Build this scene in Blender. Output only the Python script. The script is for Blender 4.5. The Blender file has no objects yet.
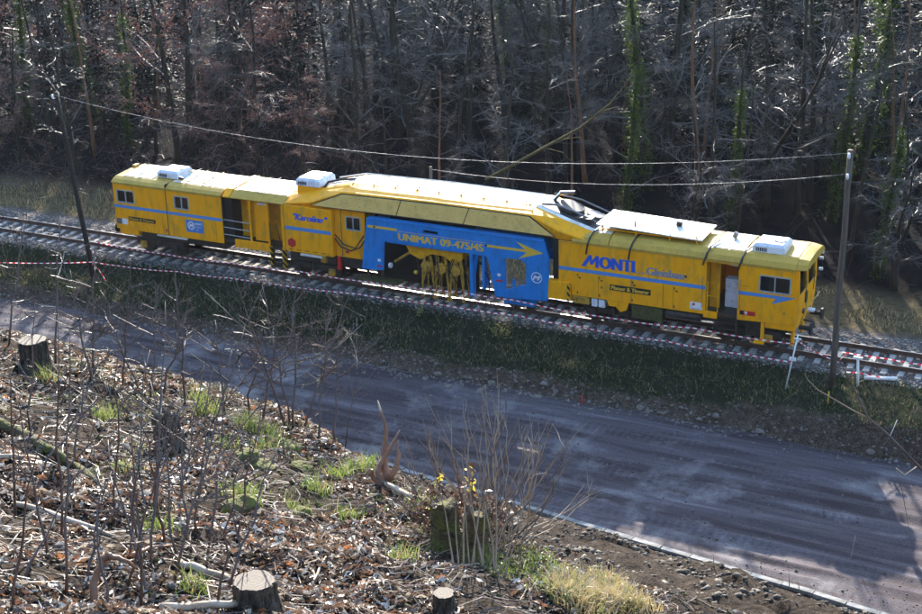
import bpy, bmesh, math, random
import numpy as np
from mathutils import Vector, Matrix, noise
from mathutils.geometry import tessellate_polygon
random.seed(7); np.random.seed(7)
S = bpy.context.scene
COL = S.collection
R_ = math.radians

# ------------------------------------------------------------------ camera
FPX = 1475.99; PIT = R_(21.0739); ROL = R_(-1.4719); YAW = R_(-26.9814)
CAM = Vector((28.4905, -53.6238, 22.4666))
cF = Vector((math.sin(YAW)*math.cos(PIT), math.cos(YAW)*math.cos(PIT), -math.sin(PIT)))
r0 = Vector((math.cos(YAW), -math.sin(YAW), 0)); u0 = r0.cross(cF)
cR = r0*math.cos(ROL) + u0*math.sin(ROL); cU = -r0*math.sin(ROL) + u0*math.cos(ROL)
cam = bpy.data.cameras.new('camera'); co = bpy.data.objects.new('camera', cam); COL.objects.link(co)
cam.sensor_width = 36; cam.lens = FPX/922*36; cam.clip_end = 2000; cam.clip_start = .1
co.matrix_world = Matrix(((cR.x, cU.x, -cF.x, CAM.x), (cR.y, cU.y, -cF.y, CAM.y), (cR.z, cU.z, -cF.z, CAM.z), (0, 0, 0, 1)))
S.camera = co

# ------------------------------------------------------------------ light
SUN_EL = R_(21.0); SUN_AZ = R_(-27.0)          # azimuth measured from +Y towards +X
W = bpy.data.worlds.new('World'); S.world = W; W.use_nodes = True
nt = W.node_tree; bg = nt.nodes['Background']
sky = nt.nodes.new('ShaderNodeTexSky'); sky.sky_type = 'NISHITA'; sky.sun_disc = False
sky.sun_elevation = SUN_EL; sky.sun_rotation = SUN_AZ; sky.air_density = 1.0; sky.dust_density = .6; sky.ozone_density = 1.8
nt.links.new(sky.outputs[0], bg.inputs[0]); bg.inputs[1].default_value = .15
sd = Vector((math.sin(SUN_AZ)*math.cos(SUN_EL), math.cos(SUN_AZ)*math.cos(SUN_EL), math.sin(SUN_EL)))
sl = bpy.data.lights.new('sun', 'SUN'); sl.energy = 4.3; sl.angle = R_(.5); sl.color = (1, .93, .82)
so = bpy.data.objects.new('sun', sl); COL.objects.link(so); so.rotation_euler = sd.to_track_quat('Z', 'Y').to_euler(); so.location = (0, 0, 60)
vs = S.view_settings; vs.view_transform = 'Standard'; vs.look = 'None'; vs.exposure = 2.22; vs.gamma = 1
S.render.engine = 'CYCLES'
try: S.cycles.max_bounces = 8; S.cycles.transparent_max_bounces = 16
except Exception: pass

# ------------------------------------------------------------------ pixel helpers (photo pixels 922 x 614)
def ray(u, v):
    d = cF + cR*((u-461)/FPX) - cU*((v-307)/FPX); return d.normalized()
def on_y(u, v, y):
    d = ray(u, v); return CAM + d*((y-CAM.y)/d.y)
def on_z(u, v, z):
    d = ray(u, v); return CAM + d*((z-CAM.z)/d.z)
def sstep(a, b, x):
    t = min(1, max(0, (x-a)/(b-a))); return t*t*(3-2*t)
def lerp(a, b, t): return a+(b-a)*t
def nz(x, y, s, k=0): return noise.noise(Vector((x*s+k*17.3, y*s-k*9.1, k*3.7)))
def pl(x, pts):
    if x <= pts[0][0]: return pts[0][1]
    for (a, b), (c, d) in zip(pts, pts[1:]):
        if x <= c: return b+(d-b)*(x-a)/(c-a)
    return pts[-1][1]
SD = Vector((math.sin(YAW), math.cos(YAW))); RD = Vector((math.cos(YAW), -math.sin(YAW)))
def kerb_y(x): return -13.1-(x-5.5)*.136
CREST = [(-60, 34), (-14, 27.5), (-7.8, 23.4), (-5, 21.6), (-2.9, 20.2), (-1.2, 17.2), (0, 14.8), (1.5, 13.0), (4, 11.5), (60, 10)]
def road_far(x): return -5.75 + .35*nz(x, 0, .22, 3) + .15*nz(x, 0, .9, 4)
def zt(x, y):
    if y > -5.2:
        bench = -.80+.50*sstep(12.5, 18, x)
        cut = road_far(x)+.95+.2*nz(x, 3, .8, 6)
        if y > 2.0:
            z = pl(y, [(2.0, -.24), (3.3, -.62), (5, -.55), (7, -.25), (30, 2.0), (50, 5.0), (120, 24), (320, 70), (600, 90)])
            if y > 5: z += min(1, (y-5)/6)*(.35*nz(x, y, .12, 1)+.12*nz(x, y, .6, 2))
            return z
        if y > -2.0: return -.235+.012*nz(x, y, 3, 1)
        z = pl(-y, [(2.0, -.24), (2.7, bench), (3.9, bench-.07), (4.8, bench-.22)])
        if y < -2.8: z += .07*nz(x, y, .7, 2)+.04*nz(x, y, 2.2, 5)
        if y < cut: z = lerp(z, -1.56, sstep(0, .9, cut-y))+.10*nz(x, y, 1.6, 60)*sstep(0, .3, cut-y)*sstep(0, .3, cut-y)
        return z
    yk = kerb_y(x)
    if y > yk-.5:
        cut = road_far(x)+.95+.2*nz(x, 3, .8, 6)
        bench = -.80+.50*sstep(12.5, 18, x)
        z0 = bench-.25+.07*nz(x, y, .7, 2)
        return lerp(z0, -1.56, sstep(0, .9, cut-y))
    dx, dy = x-CAM.x, y-CAM.y
    s = dx*SD.x+dy*SD.y; r = dx*RD.x+dy*RD.y
    rc = max(-40, min(14, r))
    pln = CAM.z-4.05-.30*s-.22*rc
    sc = pl(r, CREST)
    pln += -.34*max(0, s-sc)*sstep(0, 4, s-sc)-.30*max(0, s-sc-1)
    pln += 2.3*math.exp(-(s*s+r*r)/18.0)
    low = -1.5+.46*(yk-y)+.25*nz(x, y, .25, 8)*sstep(0, 3, yk-y)
    q = x*.5+y*.87; rdg = abs(noise.noise(Vector((q*.55, (x-y)*.18, 5.1))))+.5*abs(noise.noise(Vector((q*1.3, (x-y)*.4, 8.1)))); low += (.85*rdg-.25)*sstep(.6, 3, yk-y)+.10*nz(x, y, 2.4, 52)*sstep(.6, 2, yk-y)
    low = min(low, 60)
    k = .6; m = max(pln, low); z = m+k*math.log(math.exp((pln-m)/k)+math.exp((low-m)/k))
    fade = sstep(0, 1.2, yk-.5-y)
    rough = .15*nz(x, y, .55, 9)+.14*nz(x, y, 1.5, 10)+.085*nz(x, y, 3.6, 11)
    z = z-k*.0+fade*rough
    return lerp(-1.56, z, sstep(.4, 1.3, yk-y)) if yk-y < 1.3 else z
def ground_px(u, v, t0=6, t1=220):
    d = ray(u, v); t = t0; prev = t0
    while t < t1:
        P = CAM+d*t
        if P.z < zt(P.x, P.y):
            a, b = prev, t
            for _ in range(14):
                m = (a+b)/2; Q = CAM+d*m
                if Q.z < zt(Q.x, Q.y): b = m
                else: a = m
            Q = CAM+d*b; return Vector((Q.x, Q.y, zt(Q.x, Q.y))), b
        prev = t; t += max(.1, t*.008)
    return CAM+d*t1, t1
def at_t(u, v, t): return CAM+ray(u, v)*t

# ------------------------------------------------------------------ materials
def mat(name, c1, c2=None, scale=4, rough=.6, bump=0, bscale=30, metal=0, spec=.5, c3=None, sc3=.7, stretch=None, trans=0, detail=6, bdist=.02, lo=.38, hi=.62, rvar=0):
    m = bpy.data.materials.new(name); m.use_nodes = True; t = m.node_tree; N = t.nodes; L = t.links
    b = N['Principled BSDF']; b.inputs['Roughness'].default_value = rough; b.inputs['Metallic'].default_value = metal
    b.inputs['Specular IOR Level'].default_value = .12 if (rough >= .7 and spec == .5) else spec
    b.inputs['Base Color'].default_value = (*c1, 1)
    tc = N.new('ShaderNodeTexCoord'); mp = N.new('ShaderNodeMapping'); L.new(tc.outputs['Object'], mp.inputs[0])
    if stretch: mp.inputs['Scale'].default_value = stretch
    colsock = None
    def nmix(prev, c, sc, lo, hi):
        n = N.new('ShaderNodeTexNoise'); n.inputs['Scale'].default_value = sc; n.inputs['Detail'].default_value = detail; n.inputs['Roughness'].default_value = .62
        L.new(mp.outputs[0], n.inputs['Vector'])
        r = N.new('ShaderNodeMapRange'); r.inputs[1].default_value = lo; r.inputs[2].default_value = hi; L.new(n.outputs[0], r.inputs[0])
        x = N.new('ShaderNodeMix'); x.data_type = 'RGBA'; L.new(r.outputs[0], x.inputs[0])
        if prev is None: x.inputs[6].default_value = (*c1, 1)
        else: L.new(prev, x.inputs[6])
        x.inputs[7].default_value = (*c, 1)
        return x.outputs[2], n
    if c2: colsock, n1 = nmix(None, c2, scale, lo, hi)
    if c3: colsock, n2 = nmix(colsock, c3, sc3, .5, .72)
    if colsock: L.new(colsock, b.inputs['Base Color'])
    if rvar and c2:
        r = N.new('ShaderNodeMapRange'); r.inputs[3].default_value = rough-rvar; r.inputs[4].default_value = rough+rvar
        L.new(n1.outputs[0], r.inputs[0]); L.new(r.outputs[0], b.inputs['Roughness'])
    if bump:
        n = N.new('ShaderNodeTexNoise'); n.inputs['Scale'].default_value = bscale; n.inputs['Detail'].default_value = 5; L.new(mp.outputs[0], n.inputs['Vector'])
        bp = N.new('ShaderNodeBump'); bp.inputs['Strength'].default_value = bump; bp.inputs['Distance'].default_value = bdist
        L.new(n.outputs[0], bp.inputs['Height']); L.new(bp.outputs[0], b.inputs['Normal'])
    if trans:
        tr = N.new('ShaderNodeBsdfTranslucent'); mx = N.new('ShaderNodeMixShader'); mx.inputs[0].default_value = trans
        if colsock: L.new(colsock, tr.inputs[0])
        else: tr.inputs[0].default_value = (*c1, 1)
        L.new(b.outputs[0], mx.inputs[1]); L.new(tr.outputs[0], mx.inputs[2]); L.new(mx.outputs[0], N['Material Output'].inputs[0])
    return m
M = {}
M['yellow'] = mat('yellow_paint', (.94, .40, .002), (.86, .355, .004), 1.3, .45, .05, 9, spec=.22, c3=(.56, .29, .03), sc3=2.3, stretch=(1.6, 1.6, .5), rvar=.1)
M['yellow_in'] = mat('yellow_interior', (.78, .39, .010), (.60, .29, .015), 3, .5, spec=.2)
M['cream'] = mat('cream_paint', (.50, .32, .05), (.44, .28, .045), 2, .5, spec=.2, c3=(.32, .21, .05), sc3=3, stretch=(1.5, 1.5, .6))
M['panelcream'] = mat('panel_cream_tone', (.82, .56, .17), (.74, .50, .15), 2, .5, spec=.2, c3=(.55, .38, .12), sc3=3)  # paler copy of the roof-edge cream, for near side panels only
M['white_roof'] = mat('white_roof_paint', (.74, .72, .64), (.60, .58, .50), 2.2, .38, .08, 14, c3=(.38, .35, .28), sc3=1.7, rvar=.1)
M['blue'] = mat('blue_paint', (.006, .215, .60), (.008, .18, .52), 2, .38, .05, 10, c3=(.02, .13, .33), sc3=3, stretch=(1.4, 1.4, .5))
M['stripe'] = mat('stripe_blue', (.07, .24, .58), (.08, .22, .48), 3, .45)
M['textblue'] = mat('lettering_blue', (.012, .09, .50), rough=.45)
M['textgrey'] = mat('lettering_grey_blue', (.18, .22, .30), rough=.5)
M['black'] = mat('black_paint', (.012, .012, .012), (.02, .018, .015), 6, .5)
M['textyellow'] = mat('lettering_yellow', (.68, .42, .04), rough=.5)
M['dark'] = mat('greasy_dark_steel', (.022, .020, .018), (.05, .04, .03), 5, .5, .3, 20, c3=(.09, .05, .025), sc3=3)
M['grey'] = mat('grey_steel', (.22, .22, .22), (.15, .14, .13), 5, .45, .1, 20, metal=.4)
M['alu'] = mat('bright_frame', (.40, .40, .38), (.30, .30, .28), 8, .4)
M['ochre'] = mat('oily_ochre_steel', (.58, .33, .04), (.34, .19, .03), 5, .35, .2, 20, c3=(.08, .05, .025), sc3=6)
M['chrome'] = mat('piston_rod', (.6, .6, .6), rough=.15, metal=1)
M['acwhite'] = mat('white_plastic', (.74, .75, .78), (.62, .63, .66), 3, .4, c3=(.4, .4, .4), sc3=4)
M['red'] = mat('red_paint', (.55, .02, .02), (.42, .02, .02), 6, .45)
M['white'] = mat('white_paint', (.78, .77, .74), (.64, .62, .58), 8, .5)
M['signblue'] = mat('sign_blue', (.05, .19, .50), rough=.4)
M['rust'] = mat('rusty_steel', (.10, .055, .035), (.06, .035, .025), 7, .6, .2, 40)
M['railtop'] = mat('rail_steel', (.35, .33, .30), (.25, .22, .19), 6, .28, metal=.8)
M['sleeper'] = mat('concrete_sleeper', (.40, .38, .34), (.28, .26, .23), 6, .85, .3, 40, c3=(.14, .11, .09), sc3=5)
M['stone'] = mat('ballast_stone', (.22, .21, .20), (.10, .095, .09), 9, .75, c3=(.10, .07, .05), sc3=5)
M['rock'] = mat('sandstone', (.24, .205, .17), (.14, .11, .09), 3, .9, .6, 14)
M['pole'] = mat('weathered_pole_wood', (.13, .105, .08), (.085, .068, .052), 3, .8, .4, 9, stretch=(8, 8, .6))
M['darkpole'] = mat('tarred_pole_wood', (.025, .021, .017), (.04, .034, .028), 3, .75, .4, 9, stretch=(8, 8, .6))
M['bark'] = mat('grey_bark', (.045, .038, .03), (.022, .019, .016), 3, .85, .6, 12, stretch=(4, 4, .8), c3=(.045, .05, .022), sc3=1.2)
M['barkbrown'] = mat('brown_bark', (.20, .11, .06), (.11, .06, .035), 3, .8, .5, 12, stretch=(4, 4, .8))
M['twig'] = mat('silver_twig', (.115, .105, .095), (.03, .028, .026), 1.2, .45, spec=.3)
M['twigred'] = mat('russet_twig', (.06, .03, .028), (.12, .07, .06), 2, .5, spec=.3)
M['ivy'] = mat('ivy_leaf', (.034, .062, .012), (.075, .105, .02), 2, .55, spec=.15, trans=.35)
M['russet'] = mat('russet_leaf', (.12, .05, .035), (.19, .095, .065), 2, .6, trans=.4)
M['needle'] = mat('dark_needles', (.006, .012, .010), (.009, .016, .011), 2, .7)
M['litter1'] = mat('pale_dead_leaf', (.52, .45, .36), (.32, .26, .20), 3, .5, trans=.2)
M['litter2'] = mat('brown_dead_leaf', (.20, .12, .075), (.07, .047, .033), 3, .5, trans=.25)
M['litter3'] = mat('orange_dead_leaf', (.30, .12, .05), (.20, .09, .045), 3, .5, trans=.3)
M['litter4'] = mat('grey_dead_leaf', (.60, .55, .48), (.42, .38, .33), 3, .4, trans=.1)
M['grass'] = mat('bank_grass', (.026, .05, .02), (.045, .058, .022), 1.5, .7, trans=.3)
M['fresh'] = mat('fresh_grass', (.11, .17, .028), (.20, .24, .06), 3, .5, trans=.4)
M['straw'] = mat('dry_grass', (.42, .33, .16), (.30, .22, .10), 2, .65, trans=.3)
M['cutwood'] = mat('cut_wood', (.46, .35, .23), (.34, .25, .16), 6, .75, .3, 30)
M['stumpbark'] = mat('stump_bark', (.13, .105, .08), (.035, .028, .022), 9, .85, 1, 22, stretch=(3, 3, .7), bdist=.06)
M['deadwood'] = mat('bleached_dead_wood', (.44, .36, .28), (.28, .20, .14), 4, .7, .4, 14)
M['redwood'] = mat('reddish_dead_wood', (.24, .115, .06), (.14, .07, .04), 4, .65, .4, 14)
M['moss'] = mat('mossy_wood', (.10, .105, .03), (.09, .065, .042), 7, .9, 1, 26, bdist=.05, c3=(.03, .025, .018), sc3=9)
M['stem'] = mat('shrub_stem', (.10, .055, .04), (.05, .03, .023), 4, .5)
M['stempale'] = mat('pale_stem', (.30, .205, .12), (.17, .11, .065), 4, .5)
M['yellowleaf'] = mat('yellow_leaf', (.70, .52, .05), (.55, .40, .05), 4, .5, trans=.4)
M['concrete'] = mat('pale_concrete', (.30, .29, .27), (.17, .16, .145), 4, .85, .3, 25, c3=(.25, .22, .19), sc3=1.5)
M['tape_w'] = mat('white_tape', (.78, .76, .74), rough=.35, trans=.3)
M['tape_r'] = mat('red_tape', (.60, .02, .03), rough=.35, trans=.3)
M['cable'] = mat('grey_cable', (.34, .34, .34), rough=.4)
M['clod'] = mat('dark_clod', (.06, .05, .04), (.12, .10, .08), 5, .85, .3, 30)
M['clod2'] = mat('pale_clod', (.17, .15, .125), (.10, .085, .07), 5, .85, .3, 30)
M['mossy'] = mat('moss_hummock_green', (.13, .14, .035), (.08, .06, .035), 8, .9, .9, 30, bdist=.05)
M['roadstone'] = mat('road_grit', (.16, .13, .125), (.08, .06, .06), 6, .85)
M['skin'] = mat('orange_cloth', (.6, .1, .02), rough=.8)

def glass_mat():
    m = bpy.data.materials.new('window_glass'); m.use_nodes = True; t = m.node_tree; N = t.nodes; L = t.links
    N.remove(N['Principled BSDF'])
    tr = N.new('ShaderNodeBsdfTransparent'); tr.inputs[0].default_value = (.55, .62, .62, 1)
    gl = N.new('ShaderNodeBsdfGlossy'); gl.inputs['Roughness'].default_value = .06; gl.inputs[0].default_value = (.9, .95, 1, 1)
    fr = N.new('ShaderNodeFresnel'); fr.inputs[0].default_value = 1.6
    mx = N.new('ShaderNodeMixShader'); L.new(fr.outputs[0], mx.inputs[0]); L.new(tr.outputs[0], mx.inputs[1]); L.new(gl.outputs[0], mx.inputs[2])
    L.new(mx.outputs[0], N['Material Output'].inputs[0]); return m
M['glass'] = glass_mat()

def ground_mat():
    """soil, ballast grit, grass earth and forest floor by real zones of the place (object coords = metres)"""
    m = bpy.data.materials.new('ground_soil'); m.use_nodes = True; t = m.node_tree; N = t.nodes; L = t.links
    b = N['Principled BSDF']; b.inputs['Roughness'].default_value = 1; b.inputs['Specular IOR Level'].default_value = .03
    tc = N.new('ShaderNodeTexCoord'); sp = N.new('ShaderNodeSeparateXYZ'); L.new(tc.outputs['Object'], sp.inputs[0])
    def ns(sc, d=6, r=.6):
        n = N.new('ShaderNodeTexNoise'); n.inputs['Scale'].default_value = sc; n.inputs['Detail'].default_value = d; n.inputs['Roughness'].default_value = r
        L.new(tc.outputs['Object'], n.inputs['Vector']); return n.outputs[0]
    def rng(s, a, b_):
        n = N.new('ShaderNodeMapRange'); n.inputs[1].default_value = a; n.inputs[2].default_value = b_; L.new(s, n.inputs[0]); return n.outputs[0]
    def mx(f, a, b_):
        n = N.new('ShaderNodeMix'); n.data_type = 'RGBA'
        if hasattr(f, 'links'): L.new(f, n.inputs[0])
        for i, q in ((6, a), (7, b_)):
            if isinstance(q, tuple): n.inputs[i].default_value = (*q, 1)
            else: L.new(q, n.inputs[i])
        return n.outputs[2]
    n1, n2, n3 = ns(.8), ns(4), ns(22, 3)
    wob = N.new('ShaderNodeMath'); wob.operation = 'MULTIPLY_ADD'; wob.inputs[1].default_value = 1.2; L.new(ns(.9), wob.inputs[0])
    L.new(sp.outputs[1], wob.inputs[2]); Y = wob.outputs[0]       # y + ~.6
    soil = mx(rng(n2, .35, .65), (.028, .021, .016), (.07, .054, .042)); soil = mx(rng(n3, .45, .7), soil, (.014, .011, .009))
    stones = mx(rng(n3, .35, .65), (.07, .064, .06), (.19, .175, .165)); stones = mx(rng(n2, .45, .7), stones, (.09, .06, .045))
    turf = mx(rng(n2, .35, .65), (.022, .028, .014), (.045, .04, .024))
    clay = mx(rng(n2, .35, .65), (.085, .058, .042), (.17, .13, .095)); clay = mx(rng(n3, .42, .62), clay, (.04, .028, .021))
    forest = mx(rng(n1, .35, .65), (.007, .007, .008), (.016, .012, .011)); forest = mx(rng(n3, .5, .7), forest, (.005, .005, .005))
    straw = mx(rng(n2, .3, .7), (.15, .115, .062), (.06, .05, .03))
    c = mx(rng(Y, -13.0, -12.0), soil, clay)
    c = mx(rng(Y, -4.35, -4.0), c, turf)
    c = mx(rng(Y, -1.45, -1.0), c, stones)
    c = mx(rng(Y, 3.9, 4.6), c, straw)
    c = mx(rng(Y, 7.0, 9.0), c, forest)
    L.new(c, b.inputs['Base Color'])
    bp = N.new('ShaderNodeBump'); bp.inputs['Strength'].default_value = .9; bp.inputs['Distance'].default_value = .06; L.new(n3, bp.inputs['Height'])
    bp2 = N.new('ShaderNodeBump'); bp2.inputs['Strength'].default_value = .6; bp2.inputs['Distance'].default_value = .2; L.new(n2, bp2.inputs['Height']); L.new(bp.outputs[0], bp2.inputs['Normal'])
    L.new(bp2.outputs[0], b.inputs['Normal']); return m
M['ground'] = ground_mat()

def road_mat():
    m = bpy.data.materials.new('rolled_earth'); m.use_nodes = True; t = m.node_tree; N = t.nodes; L = t.links
    b = N['Principled BSDF']; b.inputs['Roughness'].default_value = .9; b.inputs['Specular IOR Level'].default_value = .12
    tc = N.new('ShaderNodeTexCoord'); mp = N.new('ShaderNodeMapping'); mp.inputs['Scale'].default_value = (.09, 1, 1); mp.inputs['Rotation'].default_value = (0, 0, .06); L.new(tc.outputs['Object'], mp.inputs[0])
    def ns(sc, vec, d=6, dist=0):
        n = N.new('ShaderNodeTexNoise'); n.inputs['Scale'].default_value = sc; n.inputs['Detail'].default_value = d; n.inputs['Roughness'].default_value = .65; n.inputs['Distortion'].default_value = dist
        L.new(vec, n.inputs['Vector']); return n.outputs[0]
    def ramp(s, pts):
        r = N.new('ShaderNodeValToRGB'); e = r.color_ramp.elements
        e[0].position, e[0].color = pts[0][0], (*pts[0][1], 1); e[1].position, e[1].color = pts[-1][0], (*pts[-1][1], 1)
        for p_, c_ in pts[1:-1]: x = e.new(p_); x.color = (*c_, 1)
        L.new(s, r.inputs[0]); return r.outputs[0]
    streak = ramp(ns(1.7, mp.outputs[0], 9, .6), [(.32, (.045, .032, .031)), (.46, (.076, .059, .061)), (.58, (.105, .087, .091)), (.72, (.19, .168, .172))])  # earth streaks; extra contrast stands in for weak shading of the ruts
    patch = ns(.35, tc.outputs['Object'], 5)
    x = N.new('ShaderNodeMix'); x.data_type = 'RGBA'; r = N.new('ShaderNodeMapRange'); r.inputs[1].default_value = .53; r.inputs[2].default_value = .72
    L.new(patch, r.inputs[0]); L.new(r.outputs[0], x.inputs[0]); L.new(streak, x.inputs[6]); x.inputs[7].default_value = (.24, .215, .21, 1)
    fine = ramp(ns(24, tc.outputs['Object'], 4), [(.3, (.45, .45, .45)), (.7, (1.3, 1.3, 1.3))])
    y = N.new('ShaderNodeMix'); y.data_type = 'RGBA'; y.blend_type = 'MULTIPLY'; y.inputs[0].default_value = .8; L.new(x.outputs[2], y.inputs[6]); L.new(fine, y.inputs[7])
    wv = N.new('ShaderNodeTexWave'); wv.bands_direction = 'X'; wv.inputs['Scale'].default_value = 1.15; wv.inputs['Distortion'].default_value = 1.6; wv.inputs['Detail'].default_value = 2; wv.inputs['Detail Scale'].default_value = .6; L.new(tc.outputs['Object'], wv.inputs['Vector'])
    trd = ramp(wv.outputs[1], [(.35, (.86, .85, .85)), (.6, (1.04, 1.04, 1.04))]); mk = N.new('ShaderNodeMapRange'); mk.inputs[1].default_value = .54; mk.inputs[2].default_value = .62; L.new(ns(1.5, mp.outputs[0], 3), mk.inputs[0])  # tread grooves: their dark shading is put into the colour as bands
    w2 = N.new('ShaderNodeMix'); w2.data_type = 'RGBA'; w2.blend_type = 'MULTIPLY'; L.new(mk.outputs[0], w2.inputs[0]); L.new(y.outputs[2], w2.inputs[6]); L.new(trd, w2.inputs[7])
    L.new(w2.outputs[2], b.inputs['Base Color'])
    bp = N.new('ShaderNodeBump'); bp.inputs['Strength'].default_value = .8; bp.inputs['Distance'].default_value = .03; L.new(ns(14, tc.outputs['Object'], 5), bp.inputs['Height'])
    L.new(bp.outputs[0], b.inputs['Normal']); return m
M['road'] = road_mat()

def ring_mat():
    m = bpy.data.materials.new('cut_face_rings'); m.use_nodes = True; t = m.node_tree; N = t.nodes; L = t.links
    b = N['Principled BSDF']; b.inputs['Roughness'].default_value = .8
    tc = N.new('ShaderNodeTexCoord'); w = N.new('ShaderNodeTexWave'); w.wave_type = 'RINGS'; w.rings_direction = 'Z'; w.inputs['Scale'].default_value = 9; w.inputs['Distortion'].default_value = 5; w.inputs['Detail'].default_value = 4; w.inputs['Detail Scale'].default_value = 2.5
    L.new(tc.outputs['Object'], w.inputs['Vector'])
    r = N.new('ShaderNodeValToRGB'); r.color_ramp.elements[0].color = (.065, .048, .034, 1); r.color_ramp.elements[1].color = (.135, .10, .07, 1)
    L.new(w.outputs[1], r.inputs[0]); L.new(r.outputs[0], b.inputs['Base Color']); return m
M['rings'] = ring_mat()
def hazard_mat():
    m = bpy.data.materials.new('hazard_stripes'); m.use_nodes = True; t = m.node_tree; N = t.nodes; L = t.links
    b = N['Principled BSDF']; b.inputs['Roughness'].default_value = .5
    tc = N.new('ShaderNodeTexCoord'); w = N.new('ShaderNodeTexWave'); w.bands_direction = 'DIAGONAL'; w.inputs['Scale'].default_value = 2.2
    L.new(tc.outputs['Object'], w.inputs['Vector']); r = N.new('ShaderNodeValToRGB'); r.color_ramp.interpolation = 'CONSTANT'
    r.color_ramp.elements[0].color = (.012, .012, .012, 1); r.color_ramp.elements[1].position = .5; r.color_ramp.elements[1].color = (.6, .36, .02, 1)
    L.new(w.outputs[1], r.inputs[0]); L.new(r.outputs[0], b.inputs['Base Color']); return m
M['hazard'] = hazard_mat()

# ------------------------------------------------------------------ mesh helpers
class MB:
    def __init__(s): s.v = []; s.f = []; s.mi = []
    def add(s, vs, fs, mi=0):
        o = len(s.v); s.v += [tuple(q) for q in vs]; s.f += [tuple(i+o for i in f) for f in fs]; s.mi += [mi]*len(fs); return s
    def box(s, x0, x1, y0, y1, z0, z1, mi=0):
        return s.add([(x0, y0, z0), (x1, y0, z0), (x1, y1, z0), (x0, y1, z0), (x0, y0, z1), (x1, y0, z1), (x1, y1, z1), (x0, y1, z1)],
                     [(0, 3, 2, 1), (4, 5, 6, 7), (0, 1, 5, 4), (1, 2, 6, 5), (2, 3, 7, 6), (3, 0, 4, 7)], mi)
    def tube(s, pts, rad, n=6, cap=True, mi=0):
        pts = [Vector(q) for q in pts]
        if not isinstance(rad, (list, tuple)): rad = [rad]*len(pts)
        o = len(s.v); prev = None
        for i, q in enumerate(pts):
            d = (pts[min(i+1, len(pts)-1)]-pts[max(i-1, 0)])
            d = d.normalized() if d.length > 1e-9 else Vector((0, 0, 1))
            a = prev if prev is not None else (Vector((1, 0, 0)) if abs(d.x) < .8 else Vector((0, 1, 0)))
            a = (a-d*a.dot(d)); a = a.normalized() if a.length > 1e-6 else d.orthogonal().normalized()
            prev = a; b = d.cross(a)
            for k in range(n):
                t = 2*math.pi*k/n; w = q+(a*math.cos(t)+b*math.sin(t))*rad[i]; s.v.append((w.x, w.y, w.z))
        for i in range(len(pts)-1):
            for k in range(n):
                a0 = o+i*n+k; a1 = o+i*n+(k+1) % n; s.f.append((a0, a1, a1+n, a0+n)); s.mi.append(mi)
        if cap:
            s.f.append(tuple(o+k for k in range(n-1, -1, -1))); s.f.append(tuple(o+(len(pts)-1)*n+k for k in range(n))); s.mi += [mi, mi]
        return s
    def loft(s, secs, closed=True, mi=0):
        """secs: list of equal-length point loops"""
        n = len(secs[0]); o = len(s.v)
        for sec in secs: s.v += [tuple(q) for q in sec]
        for i in range(len(secs)-1):
            for k in range(n if closed else n-1):
                a = o+i*n+k; b = o+i*n+(k+1) % n; s.f.append((a, b, b+n, a+n)); s.mi.append(mi)
        if closed:
            s.f.append(tuple(o+k for k in range(n-1, -1, -1))); s.f.append(tuple(o+(len(secs)-1)*n+k for k in range(n))); s.mi += [mi, mi]
        return s
    def plate(s, outline, holes, y0, y1, mi=0):
        """polygon in XZ with holes, thickness y0..y1"""
        loops = [[Vector((a, b, 0)) for a, b in lp] for lp in [outline]+list(holes)]
        tris = tessellate_polygon(loops); flat = [q for lp in loops for q in lp]; n = len(flat); o = len(s.v)
        s.v += [(q.x, y0, q.y) for q in flat]+[(q.x, y1, q.y) for q in flat]
        for t in tris:
            s.f.append((o+t[0], o+t[1], o+t[2])); s.f.append((o+n+t[2], o+n+t[1], o+n+t[0])); s.mi += [mi, mi]
        k = 0
        for lp in loops:
            L = len(lp)
            for i in range(L):
                a = o+k+i; b = o+k+(i+1) % L; s.f.append((a, b, b+n, a+n)); s.mi.append(mi)
            k += L
        return s
    def mesh(s, name, mats, smooth=False):
        me = bpy.data.meshes.new(name); me.from_pydata(s.v, [], s.f)
        for m in (mats if isinstance(mats, (list, tuple)) else [mats]): me.materials.append(M[m])
        if any(s.mi): me.polygons.foreach_set('material_index', s.mi)
        bm = bmesh.new(); bm.from_mesh(me); bmesh.ops.recalc_face_normals(bm, faces=bm.faces); bm.to_mesh(me); bm.free()
        if smooth: me.polygons.foreach_set('use_smooth', [True]*len(me.polygons))
        me.update(); return me
    def build(s, name, mats, parent=None, smooth=False, bevel=0):
        return link(name, s.mesh(name, mats, smooth), parent, bevel)
def link(name, me, parent=None, bevel=0):
    o = bpy.data.objects.new(name, me); COL.objects.link(o)
    if parent: o.parent = parent
    if bevel:
        b = o.modifiers.new('bevel', 'BEVEL'); b.width = bevel; b.segments = 2; b.limit_method = 'ANGLE'; b.angle_limit = R_(40)
    return o
def tag(o, label, cat, group=None):
    o['label'] = label; o['category'] = cat
    if group: o['group'] = group
    return o
def kind(o, k): o['kind'] = k; return o
def empty(name, loc=(0, 0, 0)):
    o = bpy.data.objects.new(name, None); o.location = loc; o.empty_display_size = .3; COL.objects.link(o); return o
def move_parent(o, root):
    """parent keeping world-built coordinates"""
    o.parent = root; o.matrix_parent_inverse = Matrix.Translation(root.location).inverted()
def copy_tree(o, parent=None):
    c = o.copy(); COL.objects.link(c); c.parent = parent
    for ch in list(o.children): copy_tree(ch, c)
    return c
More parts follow.
